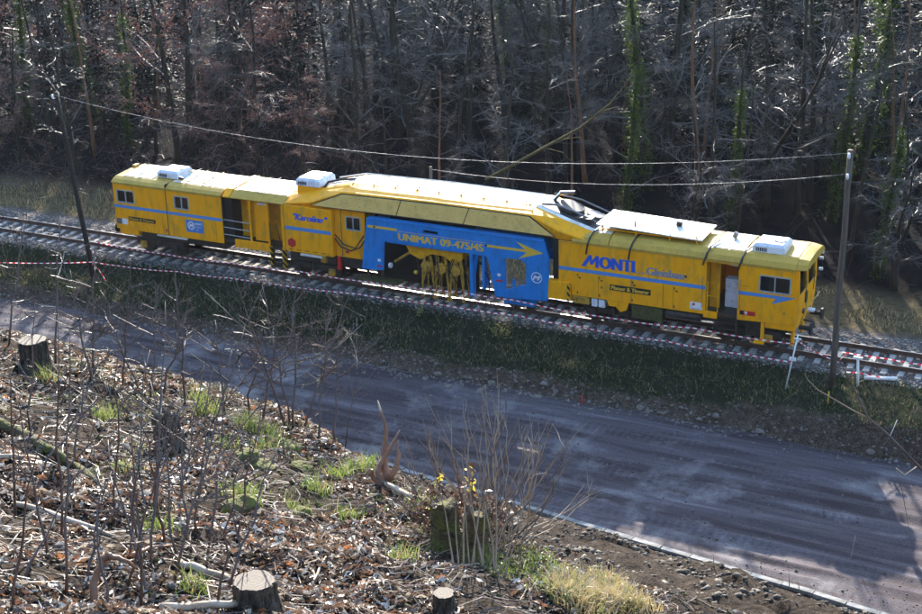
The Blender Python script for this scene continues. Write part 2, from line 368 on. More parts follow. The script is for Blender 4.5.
def raw_mesh(name, V, F, mats, mi=None, smooth=False):
    """fast numpy mesh, F: (n,k) int array"""
    me = bpy.data.meshes.new(name); V = np.asarray(V, np.float32); F = np.asarray(F, np.int32); n, k = F.shape
    me.vertices.add(len(V)); me.vertices.foreach_set('co', V.ravel())
    me.loops.add(n*k); me.loops.foreach_set('vertex_index', F.ravel())
    me.polygons.add(n); me.polygons.foreach_set('loop_start', np.arange(0, n*k, k, dtype=np.int32)); me.polygons.foreach_set('loop_total', np.full(n, k, np.int32))
    for m in mats: me.materials.append(M[m])
    if mi is not None: me.polygons.foreach_set('material_index', np.asarray(mi, np.int32))
    if smooth: me.polygons.foreach_set('use_smooth', np.ones(n, bool))
    me.update(calc_edges=True); me.validate(); return me

# ------------------------------------------------------------------ terrain
def axis(segs):
    out = []
    for a, b, st in segs:
        n = max(1, round((b-a)/st)); out += [a+(b-a)*i/n for i in range(n)]
    return out+[segs[-1][1]]
xs = axis([(-320, -80, 12), (-80, -28, 1.5), (-28, 5, .4), (5, 32, .22), (32, 60, 1.5), (60, 320, 13)])
ys = axis([(-160, -62, 7), (-62, -48, 1), (-48, -30, .2), (-30, -13, .3), (-13, -6.5, 1), (-6.5, -2.0, .15), (-2, 2, .5), (2, 8, .3), (8, 40, 1), (40, 120, 5), (120, 420, 20)])
V = np.array([(x, y, zt(x, y)) for y in ys for x in xs]); nx = len(xs); ny = len(ys)
ii = (np.arange(ny-1)[:, None]*nx+np.arange(nx-1)[None, :]).ravel()
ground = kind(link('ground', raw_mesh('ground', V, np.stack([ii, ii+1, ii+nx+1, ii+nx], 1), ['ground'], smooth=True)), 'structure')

# dirt road with wheel ruts, a sheet over the ground
rut = [(-7.4, .05, .22, 1), (-8.1, .035, .18, 2), (-8.9, .05, .3, 3), (-9.7, .06, .22, 1), (-10.3, .045, .2, 4), (-11.2, .07, .24, 2), (-11.9, .05, .2, 5), (-12.6, .06, .25, 3), (-13.3, .05, .2, 1)]
def road_z(x, y):
    z = -1.5+.03*nz(x, y, .5, 21)+.012*nz(x, y, 2.5, 22)+.008*nz(x, y, 7, 23)
    for yr, d, w, k in rut:
        yc = yr-(x-5)*.06+.35*nz(x, k*3, .12, k); a = (y-yc)/w
        if abs(a) < 3: z += (.5+.9*nz(x, yr, .25, k+60))*d*(1.0*math.exp(-(abs(a)-1.6)**2*2.2)*.6-math.exp(-a*a*1.4))+.012*math.exp(-a*a)*math.sin(x*24+6*abs(a))
    return z
rxs = axis([(-90, -28, 2), (-28, 30, .12), (30, 90, 2)]); rts = [i/110 for i in range(111)]
RV = []
for t in rts:
    for x in rxs:
        y0 = road_far(x)+.25; y1 = kerb_y(x)-.1
        y = lerp(y0, y1, t); z = road_z(x, y)
        if t < .03: z = max(z-.1, zt(x, y)-.03) if t == 0 else z
        RV.append((x, y, z))
nx = len(rxs); ii = (np.arange(len(rts)-1)[:, None]*nx+np.arange(nx-1)[None, :]).ravel()
road = kind(link('dirt_road', raw_mesh('dirt_road', RV, np.stack([ii+nx, ii+nx+1, ii+1, ii], 1), ['road'], smooth=True)), 'structure')

pts = []; sz = []
for _ in range(9000):
    x = random.uniform(-22, 26); t_ = random.random(); y = lerp(road_far(x)+.1, kerb_y(x), t_)
    if nz(x*.3, y, 1.1, 71) < random.uniform(-.3, .4): continue
    pts.append((x, y, road_z(x, y)+.004)); sz.append(.01+.05*random.random()**4)
GRAVEL = (pts, np.array(sz))
# pale concrete edging stones along the toe of the near slope
kroot = kind(empty('kerb', (0, -13.8, -1.5)), 'structure')
ks = MB().box(-.49, .49, -.10, .10, -.15, .045).mesh('edging_stone', 'concrete')
for i in range(-24, 26):
    x = i*1.0+4; a = math.atan(-.136)
    o = bpy.data.objects.new('edging_stone', ks); COL.objects.link(o); o.parent = kroot
    o.location = (x, kerb_y(x)-.18+13.8+random.uniform(-.03, .03), .01+random.uniform(-.03, .02)); o.rotation_euler = (random.uniform(-.03, .03), random.uniform(-.02, .02), a+random.uniform(-.02, .02))

# ------------------------------------------------------------------ track
track = tag(empty('railway_track', (0, 0, -.24)), 'single railway track with steel rails on pale sleepers under the yellow machine', 'track')
prof = [(-.07, 0), (.07, 0), (.07, .015), (.012, .035), (.012, .125), (.036, .14), (.036, .17), (-.036, .17), (-.036, .14), (-.012, .125), (-.012, .035), (-.07, .015)]
for sgn in (-1, 1):
    mb = MB(); mb.loft([[(x, sgn*.753+a, -.17+b) for a, b in prof] for x in (-75, 60)])
    o = mb.build('rail', ['rust', 'railtop']); move_parent(o, track)
    for pg in o.data.polygons:
        if pg.normal.z > .9 and pg.center.z > -.02: pg.material_index = 1
slm = MB().loft([[(-.14, y, 0), (.14, y, 0), (.11, y, h), (-.11, y, h)] for y, h in ((-1.3, .17), (-.55, .17), (-.35, .14), (.35, .14), (.55, .17), (1.3, .17))]).mesh('sleeper', 'sleeper')
for i in range(-72, 58):
    x = i*.63+random.uniform(-.02, .02)
    o = bpy.data.objects.new('sleeper', slm); COL.objects.link(o); o.parent = track; o.location = (x, random.uniform(-.03, .03), -.105+random.uniform(-.008, .008)); o.rotation_euler.z = random.uniform(-.015, .015)
# ballast stones
def scatter_rocks(name, pts, sizes, mats, seed=1, flat=.75):
    rs = np.random.RandomState(seed); n = len(pts)
    base = np.array([(1, 0, 0), (-1, 0, 0), (0, 1, 0), (0, -1, 0), (0, 0, 1), (0, 0, -1)], float)
    fc = np.array([(0, 2, 4), (2, 1, 4), (1, 3, 4), (3, 0, 4), (2, 0, 5), (1, 2, 5), (3, 1, 5), (0, 3, 5)])
    a = rs.rand(n)*6.28; ca, sa = np.cos(a), np.sin(a)
    sc = np.stack([sizes*rs.uniform(.7, 1.3, n), sizes*rs.uniform(.7, 1.3, n), sizes*flat*rs.uniform(.7, 1.2, n)], 1)
    B = base[None]+rs.uniform(-.35, .35, (n, 6, 3)); B = B*sc[:, None, :]
    X = B[..., 0]*ca[:, None]-B[..., 1]*sa[:, None]; Y = B[..., 0]*sa[:, None]+B[..., 1]*ca[:, None]
    Vv = np.stack([X, Y, B[..., 2]], 2)+np.asarray(pts)[:, None, :]
    Fv = (np.arange(n)[:, None, None]*6+fc[None]).reshape(-1, 3)
    return link(name, raw_mesh(name, Vv.reshape(-1, 3), Fv, mats, np.repeat(rs.randint(0, len(mats), n), 8)))
kind(tag(scatter_rocks('road_gravel', GRAVEL[0], GRAVEL[1], ['roadstone', 'clod', 'stone'], 21), 'loose grit and small stones on the rutted dirt road', 'gravel'), 'stuff')
pts = []; sz = []
for _ in range(15000):
    x = random.uniform(-30, 26); y = random.choice((random.uniform(-2.1, -1.2), random.uniform(-1.3, 1.3), random.uniform(1.2, 3.4)))
    z = zt(x, y); pts.append((x, y, z+.01)); sz.append(random.uniform(.03, .065))
kind(tag(scatter_rocks('ballast', pts, np.array(sz), ['stone', 'sleeper', 'rust', 'stone'], 3), 'grey crushed stone ballast around the railway sleepers', 'ballast'), 'stuff')
# stones washed out of the cut bank beside the road: big ones singly, rest as one heap
pts = []; sz = []
for _ in range(1700):
    x = random.uniform(-24, 26); y = road_far(x)+random.gauss(.25, .38); z = zt(x, y)
    dens = .5+.5*nz(x, 0, .35, 30)+(.5 if -2 < x < 16 else 0)
    if random.random() < dens: pts.append((x, y, max(z, -1.5))); sz.append(random.uniform(.025, .10))
rub = kind(scatter_rocks('rubble', pts, np.array(sz), ['rock', 'stone', 'rock'], 5), 'stuff')
tag(rub, 'loose stones and clods at the foot of the cut bank', 'rubble')
def rock_mesh(seed):
    bm = bmesh.new(); bmesh.ops.create_icosphere(bm, subdivisions=2, radius=1)
    for v in bm.verts:
        n_ = noise.noise(v.co*1.1+Vector((seed*5, 0, 0))); v.co *= 1+.6*n_+.25*noise.noise(v.co*2.6+Vector((seed, 4, 0))); v.co.z *= .7
    me = bpy.data.meshes.new('stone'); bm.to_mesh(me); bm.free(); me.materials.append(M['rock']); return me
rms = [rock_mesh(k) for k in range(5)]
for (u, v) in [(395, 372), (402, 378), (425, 380), (438, 374), (448, 388), (462, 385), (470, 378), (480, 392), (492, 384), (505, 392), (515, 380), (524, 394), (538, 398), (545, 385), (556, 392), (566, 396), (575, 388), (430, 396), (455, 398), (365, 372), (340, 366), (610, 402), (640, 408), (665, 413), (700, 420), (730, 428), (760, 432), (790, 440), (812, 442), (843, 446), (870, 452), (882, 448), (716, 416), (775, 428)]:
    P, t = ground_px(u, v); o = bpy.data.objects.new('stone', random.choice(rms)); COL.objects.link(o); o.parent = ground
    s_ = .06+.14*random.random()**1.6; o.location = P+Vector((0, 0, s_*.18)); o.scale = (s_, s_*random.uniform(.7, 1.1), s_*random.uniform(.7, 1)); o.rotation_euler = (0, 0, random.uniform(0, 6))

# ------------------------------------------------------------------ tamping machine
T = tag(empty('tamping_machine', (0, 0, 0)), 'long yellow track tamping machine with blue middle frame standing on the railway', 'rail vehicle')
def P_(name, mb, m, bevel=.015, parent=None, smooth=False): return mb.build(name, m, parent or T, smooth, bevel)
def B_(name, m, *b, bevel=.015, parent=None): return P_(name, MB().box(*b), m, bevel, parent)
def rect(x0, x1, z0, z1, r=0):
    if not r: return [(x0, z0), (x1, z0), (x1, z1), (x0, z1)]
    out = []
    for cx, cz, a0 in ((x1-r, z0+r, -90), (x1-r, z1-r, 0), (x0+r, z1-r, 90), (x0+r, z0+r, 180)):
        for k in range(4): a = R_(a0+30*k); out.append((cx+r*math.cos(a), cz+r*math.sin(a)))
    return out
def window(x0, x1, z0, z1, y, split=True, dirn=-1, parent=None):
    fr = MB(); d = dirn; w = .03
    ya, yb = sorted((y+d*.025, y-d*.05))
    fr.plate(rect(x0-.02, x1+.02, z0-.02, z1+.02, .08), [rect(x0+w, (x0+x1)/2-.02, z0+w, z1-w, .04), rect((x0+x1)/2+.02, x1-w, z0+w, z1-w, .04)] if split else [rect(x0+w, x1-w, z0+w, z1-w, .05)], ya, yb)
    f = P_('window', fr, 'alu', 0, parent)
    mid = (x0+x1)/2
    for a, b in (((x0+.02, mid), (mid, x1-.02)) if split else ((x0+.02, x1-.02),)):
        o = MB().box(a, b, min(y-d*.012, y-d*.022), max(y-d*.012, y-d*.022), z0+.02, z1-.02).build('pane', 'glass', f)
    return f
def cyl(mb, p, q, r, n=14, mi=0): return mb.tube([p, q], r, n, True, mi)
def text(body, x0, x1, z0, z1, y, m, parent, name='lettering', shear=0, bold=0, slope=0, ext=.003):
    cu = bpy.data.curves.new(name, 'FONT'); cu.body = body; cu.size = 1; cu.shear = shear; cu.extrude = .0; cu.resolution_u = 3
    o = bpy.data.objects.new(name, cu); COL.objects.link(o); dg = bpy.context.evaluated_depsgraph_get()
    me = bpy.data.meshes.new_from_object(o.evaluated_get(dg)); bpy.data.objects.remove(o)
    c = np.array([v.co[:] for v in me.vertices]); a = c.min(0); b = c.max(0); bm = bmesh.new()
    for k in range(5 if bold else 1):
        m2 = me.copy(); dx = (k-2)*bold*.5*(z1-z0) if bold else 0
        for v in m2.vertices:
            tx = (v.co.x-a[0])/(b[0]-a[0]); tz = (v.co.y-a[1])/(b[1]-a[1]); v.co = (lerp(x0, x1, tx)+dx, y-.0004*k, lerp(z0, z1, tz)+slope*tx)
        bm.from_mesh(m2); bpy.data.meshes.remove(m2)
    bm.to_mesh(me); bm.free(); me.materials.clear(); me.materials.append(M[m]); me.update()
    return link(name, me, parent)
YS = -1.45
# --- left car
WL = [(-16.04, -15.04, 2.52, 3.12), (-12.73, -11.92, 2.58, 3.18)]
for y0, y1, nm in ((YS, YS+.06, 'side_wall'), (1.39, 1.45, 'side_wall')):
    wl = P_(nm, MB().plate([(-16.25, 1.2), (-10.12, 1.2), (-10.12, 3.42), (-16.25, 3.42)], [rect(*w, .06) for w in WL], y0, y1), 'yellow', .012)
for w in WL:
    window(*w, YS); window(*w, 1.45, dirn=1)
P_('end_wall', MB().box(-16.24, -16.18, YS+.061, 1.389, 1.2, 3.42), 'yellow', 0)
P_('end_wall', MB().box(-10.2, -10.14, YS+.061, 1.389, 1.2, 3.42), 'dark', 0)
B_('floor', 'dark', -16.17, -10.21, YS+.07, 1.38, 1.22, 1.32, bevel=0)
B_('partition', 'yellow_in', -13.25, -13.2, YS+.07, 1.38, 1.33, 3.4, bevel=0)
P_('seat', MB().box(-15.3, -14.7, -.5, .2, 1.33, 1.9).box(-14.8, -14.68, -.5, .2, 1.9, 2.7), 'black', .03)
P_('curtain', MB().box(-16.0, -15.75, YS+.1, YS+.13, 2.5, 3.15).box(-15.3, -15.1, YS+.1, YS+.13, 2.5, 3.15), 'acwhite', 0)
B_('seam_strip', 'black', -13.215, -13.175, YS-.012, YS-.002, 1.2, 3.42, bevel=0)
B_('stripe', 'stripe', -16.25, -13.22, YS-.008, YS-.002, 2.25, 2.39, bevel=0)
B_('stripe', 'stripe', -13.17, -10.12, YS-.008, YS-.002, 2.25, 2.39, bevel=0)
def roof(x0, x1, zs, zt_, name='roof_shell', yin=1.08, front=0):
    mb = MB(); pr = [(-1.47, zs), (-1.47, zs+.05), (-1.3, zs+.17), (-yin, zt_), (0, zt_+.07), (yin, zt_), (1.3, zs+.17), (1.47, zs+.05), (1.47, zs)]
    mb.loft([[(x, y, z) for y, z in pr] for x in (x0, x1)])
    return P_(name, mb, 'cream', .01)
roof(-16.3, -13.215, 3.425, 3.68); roof(-13.175, -10.1, 3.425, 3.68)
B_('roof_seam', 'black', -13.212, -13.178, -1.45, 1.45, 3.43, 3.66, bevel=0)
def roofplate(x0, x1, y0, y1, z, m='white_roof', crown=.07, yin=1.08):
    mb = MB(); f = lambda y: z+crown*(1-abs(y)/yin)
    ysn = [y0, (y0+y1)/2, y1] if y0*y1 >= 0 else [y0, 0, y1]
    mb.loft([[(x0, y, f(y)+.012) for y in ysn]+[(x0, y, f(y)-.03) for y in ysn[::-1]], [(x1, y, f(y)+.012) for y in ysn]+[(x1, y, f(y)-.03) for y in ysn[::-1]]])
    return P_('roof_plate', mb, m, 0)
for a, b in ((-15.9, -15.2), (-15.12, -14.25), (-13.05, -12.3), (-12.24, -11.5), (-11.44, -10.9), (-10.85, -10.2)):
    roofplate(a, b, -1.0, 1.0, 3.69)
P_('roof_rail', MB().tube([(-13.0, -.95, 3.8), (-10.3, -.95, 3.8)], .02).tube([(-13.0, .2, 3.86), (-10.3, .2, 3.86)], .02).tube([(-12.4, -1, 3.8), (-12.4, .9, 3.8)], .02).tube([(-11.5, -1, 3.8), (-11.5, .9, 3.8)], .02), 'cream', 0)
def ac(x0, x1, y0, y1, z0, z1):
    a = P_('air_conditioner', MB().loft([[(x0, y0, z0), (x1, y0, z0), (x1, y1, z0), (x0, y1, z0)], [(x0+.02, y0+.02, z1-.1), (x1-.02, y0+.02, z1-.1), (x1-.02, y1-.02, z1-.1), (x0+.02, y1-.02, z1-.1)], [(x0+.12, y0+.12, z1), (x1-.12, y0+.12, z1), (x1-.12, y1-.12, z1), (x0+.12, y1-.12, z1)]]), 'acwhite', .03)
    g = MB(); [g.box(x0+.15+k*.075, x0+.19+k*.075, y0-.008, y0+.02, z0+.06, z1-.16) for k in range(6)]
    P_('vent_slot', g, 'black', 0, a)
    P_('fan_grille', MB().tube([(lerp(x0, x1, .72), lerp(y0, y1, .5), z1-.005), (lerp(x0, x1, .72), lerp(y0, y1, .5), z1+.03)], .22, 18), 'grey', 0, a)
    return a
ac(-14.15, -12.95, -.75, .45, 3.72, 4.08)
P_('horn', MB().tube([(-12.75, -.85, 3.85), (-12.55, -.85, 3.85)], [.1, .05], 10), 'black', 0)
P_('roof_lamp', MB().box(-16.35, -16.15, .2, .55, 3.7, 3.85), 'ochre', .03)
# left end details
P_('headlight_panel', MB().box(-16.2, -15.9, YS-.02, YS-.003, 1.45, 1.72), 'grey', 0)
P_('label_plate', MB().box(-15.88, -15.56, YS-.02, YS-.003, 1.45, 1.72), 'white', 0)
npl = B_('name_plate', 'black', -15.47, -13.92, YS-.022, YS-.003, 1.68, 1.87, bevel=0)
text('Plasser & Theurer', -15.4, -14.0, 1.72, 1.83, YS-.025, 'textyellow', npl, bold=0.070)
sg = B_('blue_sign', 'signblue', -12.16, -11.2, YS-.02, YS-.003, 1.54, 2.12, bevel=0)
P_('sign_logo', MB().plate([(-11.87+.2*math.cos(k*.393), 1.85+.2*math.sin(k*.393)) for k in range(16)], [[(-11.87+.15*math.cos(k*.393), 1.85+.15*math.sin(k*.393)) for k in range(16)]], YS-.028, YS-.021), 'white', 0, sg)
text('M', -11.97, -11.77, 1.76, 1.94, YS-.026, 'white', sg, shear=.3, bold=0.110)
text('MONTI', -11.62, -11.27, 1.92, 2.02, YS-.026, 'white', sg, bold=0.070); text('Gleisbau', -11.62, -11.3, 1.78, 1.87, YS-.026, 'white', sg); text('GmbH', -11.62, -11.45, 1.65, 1.72, YS-.026, 'white', sg)
B_('door_label', 'red', -13.36, -13.26, YS-.012, YS-.003, 1.38, 1.5, bevel=0)
P_('skirt', MB().box(-16.1, -15.0, YS+.02, 1.4, .95, 1.2), 'yellow', .02)
P_('underframe', MB().box(-15.0, -10.2, -1.2, 1.2, .85, 1.2), 'dark', 0)
P_('step_board', MB().box(-13.9, -12.2, YS-.02, YS+.12, 1.1, 1.17), 'white_roof', .01)
def buffer(x, d, y):
    mb = MB().tube([(x, y, 1.02), (x+d*.42, y, 1.02)], .09, 12).tube([(x+d*.42, y, 1.02), (x+d*.50, y, 1.02)], .23, 20); P_('buffer', mb, 'black', 0)
for y in (-.87, .87): buffer(-16.2, -1, y); buffer(16.2, 1, y)
def lamp(x, y, z, d):
    l = P_('headlight', MB().tube([(x, y, z), (x+d*.07, y, z)], .11, 16), 'black', 0); P_('lens', MB().tube([(x+d*.06, y, z), (x+d*.085, y, z)], .085, 16), 'acwhite', 0, l)
for y in (-1.0, 1.0): lamp(-16.25, y, 1.6, -1); lamp(16.34, y, 1.75, 1)
# --- bogies and wheels
def bogie(xc, wb=1.8, r=.42):
    b = P_('bogie', MB().box(xc-wb/2-.45, xc+wb/2+.45, -1.08, -.95, .45, .75).box(xc-wb/2-.45, xc+wb/2+.45, .95, 1.08, .45, .75).box(xc-.3, xc+.3, -1, 1, .5, .9), 'dark', .02)
    for dx in (-wb/2, wb/2):
        for s in (-1, 1):
            w = MB().tube([(xc+dx, s*.70, r), (xc+dx, s*.83, r)], r, 26).tube([(xc+dx, s*.67, r), (xc+dx, s*.70, r)], r+.03, 26)
            wo = P_('wheel', w, 'dark', 0, b)
        P_('axle', MB().tube([(xc+dx, -.7, r), (xc+dx, .7, r)], .09, 10), 'dark', 0, b)
        for s in (-1, 1): P_('axle_box', MB().box(xc+dx-.16, xc+dx+.16, min(s*1.08, s*1.2), max(s*1.08, s*1.2), .3, .62), 'ochre' if random.random() < .3 else 'dark', .03, b)
    for s in (-1, 1): P_('spring', MB().tube([(xc+.0, s*1.12, .5), (xc, s*1.12, .85)], .11, 10), 'dark', 0, b)
for xb in (-14.1, -5.5, 8.7, 14.2): bogie(xb)
# --- open platform between left car and generator housing
B_('platform', 'dark', -10.1, -6.8, -1.35, 1.35, 1.28, 1.4, bevel=0)
P_('platform_edge', MB().box(-9.5, -7.62, YS, YS+.06, 1.12, 1.5), 'yellow', .01)
P_('gangway_bellows', MB().box(-10.09, -9.62, -1.25, 1.25, 1.41, 3.4), 'black', 0)
pw = P_('platform_wall', MB().plate(rect(-9.6, -6.78, 1.41, 3.42), [rect(-9.35, -8.95, 1.6, 3.1, .05)], -.62, -.56), 'yellow_in', 0)
P_('platform_door', MB().box(-9.36, -8.94, -.6, -.57, 1.55, 3.12), 'yellow', .01)
P_('door_rail', MB().tube([(-9.2, -.72, 1.7), (-9.2, -.72, 2.7), (-9.0, -.72, 2.7), (-9.0, -.72, 1.7)], .018), 'ochre', 0)
P_('side_panel', MB().box(-8.52, -7.72, -1.20, -1.16, 1.5, 3.42), 'yellow', .01)
B_('label_plate', 'white', -8.3, -7.75, -1.215, -1.203, 3.2, 3.3, bevel=0)
for x in (-8.62, -7.66): B_('post', 'yellow', x-.04, x+.04, YS+.02, YS+.1, 1.4, 3.42)
B_('post', 'yellow', -6.93, -6.8, YS, YS+.1, 1.3, 3.42)
for z in (2.32, 1.96, 1.62): P_('handrail', MB().tube([(-10.08, YS+.04, z+.03), (-8.62, YS+.04, z)], .022, 8), 'alu', 0)
P_('handrail', MB().tube([(-7.55, YS+.03, 1.5), (-7.55, YS+.03, 2.5)], .02, 8).tube([(-7.0, YS+.03, 1.5), (-7.25, YS+.03, 2.5)], .02, 8), 'dark', 0)
P_('bulkhead', MB().box(-6.8, -6.76, -1.4, 1.4, 1.41, 3.42), 'yellow_in', 0)
for k in range(4): P_('step', MB().box(-7.56, -6.96, YS-.05+k*.03, YS+.25, .45+k*.27, .49+k*.27), 'dark', 0)
for x in (-7.6, -6.95): P_('step_side', MB().box(x, x+.05, YS-.04, YS+.28, .4, 1.4), 'hazard', 0)
roof(-9.6, -6.7, 3.425, 3.72)
P_('roof_arch', MB().loft([[(x, y, z) for y, z in [(-1.48, 3.43), (-1.48, 3.49), (-1.1, 3.76), (0, 3.83), (1.1, 3.76), (1.48, 3.49), (1.48, 3.43)]] for x in (-9.98, -9.62)]), 'yellow', .01)
for a, b in ((-9.4, -8.75), (-8.72, -8.05), (-8.02, -7.4), (-7.37, -6.8)): roofplate(a, b, -1.02, 1.02, 3.73)
P_('roof_rail', MB().tube([(-9.5, -1.0, 3.83), (-6.9, -1.0, 3.83)], .018).tube([(-8.4, -1.05, 3.8), (-8.4, 1, 3.85)], .018), 'dark', 0)
# --- generator housing with the name
P_('housing', MB().box(-6.75, -4.3, YS, 1.45, 1.3, 3.46), 'yellow', .03)
B_('stripe', 'stripe', -6.72, -4.36, YS-.01, YS-.003, 2.33, 2.49, bevel=0)
text('"Karoline"', -6.25, -4.5, 2.82, 3.12, YS-.006, 'textblue', T, shear=.45, bold=0.080)
P_('red_emblem', MB().plate([(-6.42+.2*math.cos(k*.524)*(1+.15*(k % 2)), 1.72+.2*math.sin(k*.524)*(1+.15*(k % 2))) for k in range(12)], [], YS-.01, YS-.003), 'red', 0)
g = MB(); [g.box(-6.6+k*.42, -6.36+k*.42, YS-.006, YS, 1.40, 1.43) for k in range(5)]; P_('vent_slot', g, 'dark', 0)
P_('step_board', MB().box(-6.0, -4.9, YS-.04, YS+.1, 1.18, 1.27), 'white_roof', .01)
P_('jack_bracket', MB().box(-5.0, -4.75, YS+.05, YS+.3, .95, 1.28), 'ochre', .02)
P_('underframe', MB().box(-6.7, -4.3, -1.2, 1.2, .85, 1.29), 'dark', 0)
# --- arched main beam
ST = [(-6.72, 3.47, 3.74), (-5.4, 3.66, 4.12), (-3.7, 4.30, 4.55), (.7, 4.36, 4.60), (5.1, 4.34, 4.54), (6.45, 3.82, 4.22), (7.9, 3.5, 3.84)]
hw = lambda x: pl(x, [(-6.72, .9), (-5.4, .75), (-3.7, .62), (5.1, .62), (6.45, .85), (7.9, .9)])
bm_ = MB(); bm_.loft([[(x, -1.42, zl), (x, -1.38, zl+.06), (x, -hw(x)-.07, zu-.02), (x, -hw(x), zu), (x, hw(x), zu), (x, hw(x)+.07, zu-.02), (x, 1.38, zl+.06), (x, 1.42, zl), (x, 1.3, max(3.46, zl-.8)), (x, -1.3, max(3.46, zl-.8))] for x, zl, zu in ST])
P_('main_beam', bm_, 'yellow', .015)
def beamz(x): return pl(x, [(a, c) for a, b, c in ST])
cp = [(-5.25, 3.60), (-1.06, 3.63), (-.80, 4.31), (-3.68, 4.26)], [(-1.02, 3.63), (2.12, 3.64), (2.40, 4.33), (-.76, 4.31)], [(2.16, 3.64), (6.2, 3.61), (5.13, 4.30), (2.44, 4.33)]
P_('panel_backing', MB().plate([(-5.36, 3.57), (6.3, 3.57), (5.17, 4.34), (.7, 4.37), (-3.72, 4.30)], [], -1.455, -1.425), 'black', 0)
P_('panel_backing', MB().plate([(-5.36, 3.57), (6.3, 3.57), (5.17, 4.34), (.7, 4.37), (-3.72, 4.30)], [], 1.425, 1.455), 'black', 0)
for poly in cp:
    o = P_('side_panel', MB().plate(poly, [], -1.485, -1.457), 'panelcream', .008)
    g = MB(); x0, x1 = poly[0][0]+.4, poly[1][0]-.3; n = int((x1-x0)/.5)
    for k in range(n):
        for zz in (3.78, 4.14):
            X = x0+.55+k*.5
            if X < x1 and not (X < -3.9 or X > 5.2): g.tube([(X, -1.492, zz), (X, -1.484, zz)], .018, 6)
    P_('bolt', g, 'dark', 0, o)
    P_('side_panel', MB().plate(poly, [], 1.457, 1.485), 'cream', .008)
xx = -3.6
while xx < 5.0:
    x1 = min(xx+1.05, 5.05); za, zb = beamz(xx), beamz(x1-.03)
    mb = MB().loft([[(xx, -.58, za+.015), (xx, .58, za+.015), (xx, .58, za-.02), (xx, -.58, za-.02)], [(x1-.03, -.58, zb+.015), (x1-.03, .58, zb+.015), (x1-.03, .58, zb-.02), (x1-.03, -.58, zb-.02)]])
    P_('roof_plate', mb, 'white_roof', 0)
    P_('roof_rib', MB().box(xx-.05, xx+.0, -.6, .6, za+.0, za+.05), 'white_roof', 0)
    xx = x1
for y in (-.6, .6):
    P_('roof_rail', MB().tube([(-5.0, y, 4.34), (-3.6, y, 4.66), (.7, y, 4.72), (4.9, y, 4.66)], .028, 8), 'white_roof', 0)
    for k in range(9): P_('rail_bracket', MB().box(-3.4+k*1.0, -3.375+k*1.0, y-.015, y+.015, beamz(-3.4+k)-.02, beamz(-3.4+k)+.11), 'white_roof', 0)
for a, b in ((-5.2, -4.5), (-4.45, -3.75)):
    P_('roof_plate', MB().loft([[(x, -.58, beamz(x)+.02), (x, .58, beamz(x)+.02), (x, .58, beamz(x)-.02), (x, -.58, beamz(x)-.02)] for x in (a, b)]), 'white_roof', 0)
P_('plinth', MB().box(-6.35, -5.2, -.85, .5, 3.72, 4.22), 'yellow', .02)
ac(-6.4, -5.15, -.9, .5, 4.225, 4.58)
P_('exhaust_hose', MB().tube([(-5.2, -.6, 4.05), (-4.8, -.7, 4.5), (-4.3, -.62, 4.62), (-3.5, -.5, 4.72)], .05, 8), 'dark', 0)
# sloping right end of the beam: white lip, engine bay with cooler, exhaust
P_('edge_lip', MB().loft([[(x, -hw(x)-.09, z-.03), (x, -hw(x)+.08, z+.03), (x, -hw(x)+.08, z-.02), (x, -hw(x)-.09, z-.08)] for x, z in ((5.1, 4.56), (6.45, 4.24), (7.85, 3.87))]), 'white_roof', 0)
P_('engine_cover', MB().loft([[(x, -hw(x)+.1, z), (x, hw(x), z), (x, hw(x), z-.06), (x, -hw(x)+.1, z-.06)] for x, z in ((5.2, 4.57), (6.45, 4.30), (7.8, 3.93))]), 'black', 0)
P_('cooler_fan', MB().tube([(6.3, .1, 4.25), (6.38, .1, 4.5)], .55, 20), 'dark', .02)
P_('cooler_fan', MB().tube([(7.3, .25, 4.0), (7.36, .25, 4.2)], .35, 20), 'grey', .02)
P_('exhaust_pipe', MB().tube([(5.4, .5, 4.5), (5.7, .5, 4.85), (6.3, .6, 4.9)], .08, 10), 'chrome', 0)
P_('engine_pipe', MB().tube([(5.3, -.5, 4.6), (5.9, -.45, 4.62), (6.7, -.4, 4.4), (7.7, -.4, 4.05)], .05, 8).tube([(5.3, .8, 4.7), (6.5, .8, 4.55), (7.9, .8, 4.1)], .04, 8), 'grey', 0)
P_('engine_box', MB().box(6.8, 7.5, -.6, -.1, 3.95, 4.22), 'dark', .03)
# --- operator cab recessed under the beam
cw = P_('operator_cab', MB().plate([(-4.28, 1.3), (-2.85, 1.3), (-2.75, 3.5), (-4.28, 3.5)], [rect(-3.72, -2.98, 2.6, 3.2, .05)], -1.2, -1.14), 'yellow', .01)
P_('cab_body', MB().box(-4.28, -4.22, -1.13, 1.2, 1.3, 3.46).box(-2.85, -2.79, -1.13, 1.2, 1.3, 3.46).box(-4.21, -2.86, .9, .96, 1.3, 3.46), 'yellow_in', 0)
window(-3.72, -2.98, 2.6, 3.2, -1.2)
P_('seat', MB().box(-3.7, -3.2, -.6, 0, 1.4, 2.4).box(-3.75, -3.62, -.6, 0, 2.4, 3.1), 'red', .04)
B_('door_seam', 'dark', -3.98, -3.95, -1.206, -1.201, 1.35, 3.48, bevel=0)
B_('door_label', 'red', -3.8, -3.62, -1.208, -1.201, 1.5, 1.62, bevel=0)
P_('cable_loop', MB().tube([(-4.2, -1.4, 2.2), (-3.9, -1.42, 1.85), (-3.4, -1.42, 1.72), (-2.9, -1.45, 1.95), (-2.6, -1.48, 2.35)], .035, 8), 'black', 0)
P_('cable_loop', MB().tube([(-4.22, -1.35, 2.35), (-3.8, -1.36, 1.95), (-3.2, -1.38, 1.85), (-2.7, -1.44, 2.5)], .03, 8), 'black', 0)
P_('underframe', MB().box(-4.2, -2.9, -1.1, 1.1, .8, 1.29), 'dark', 0)
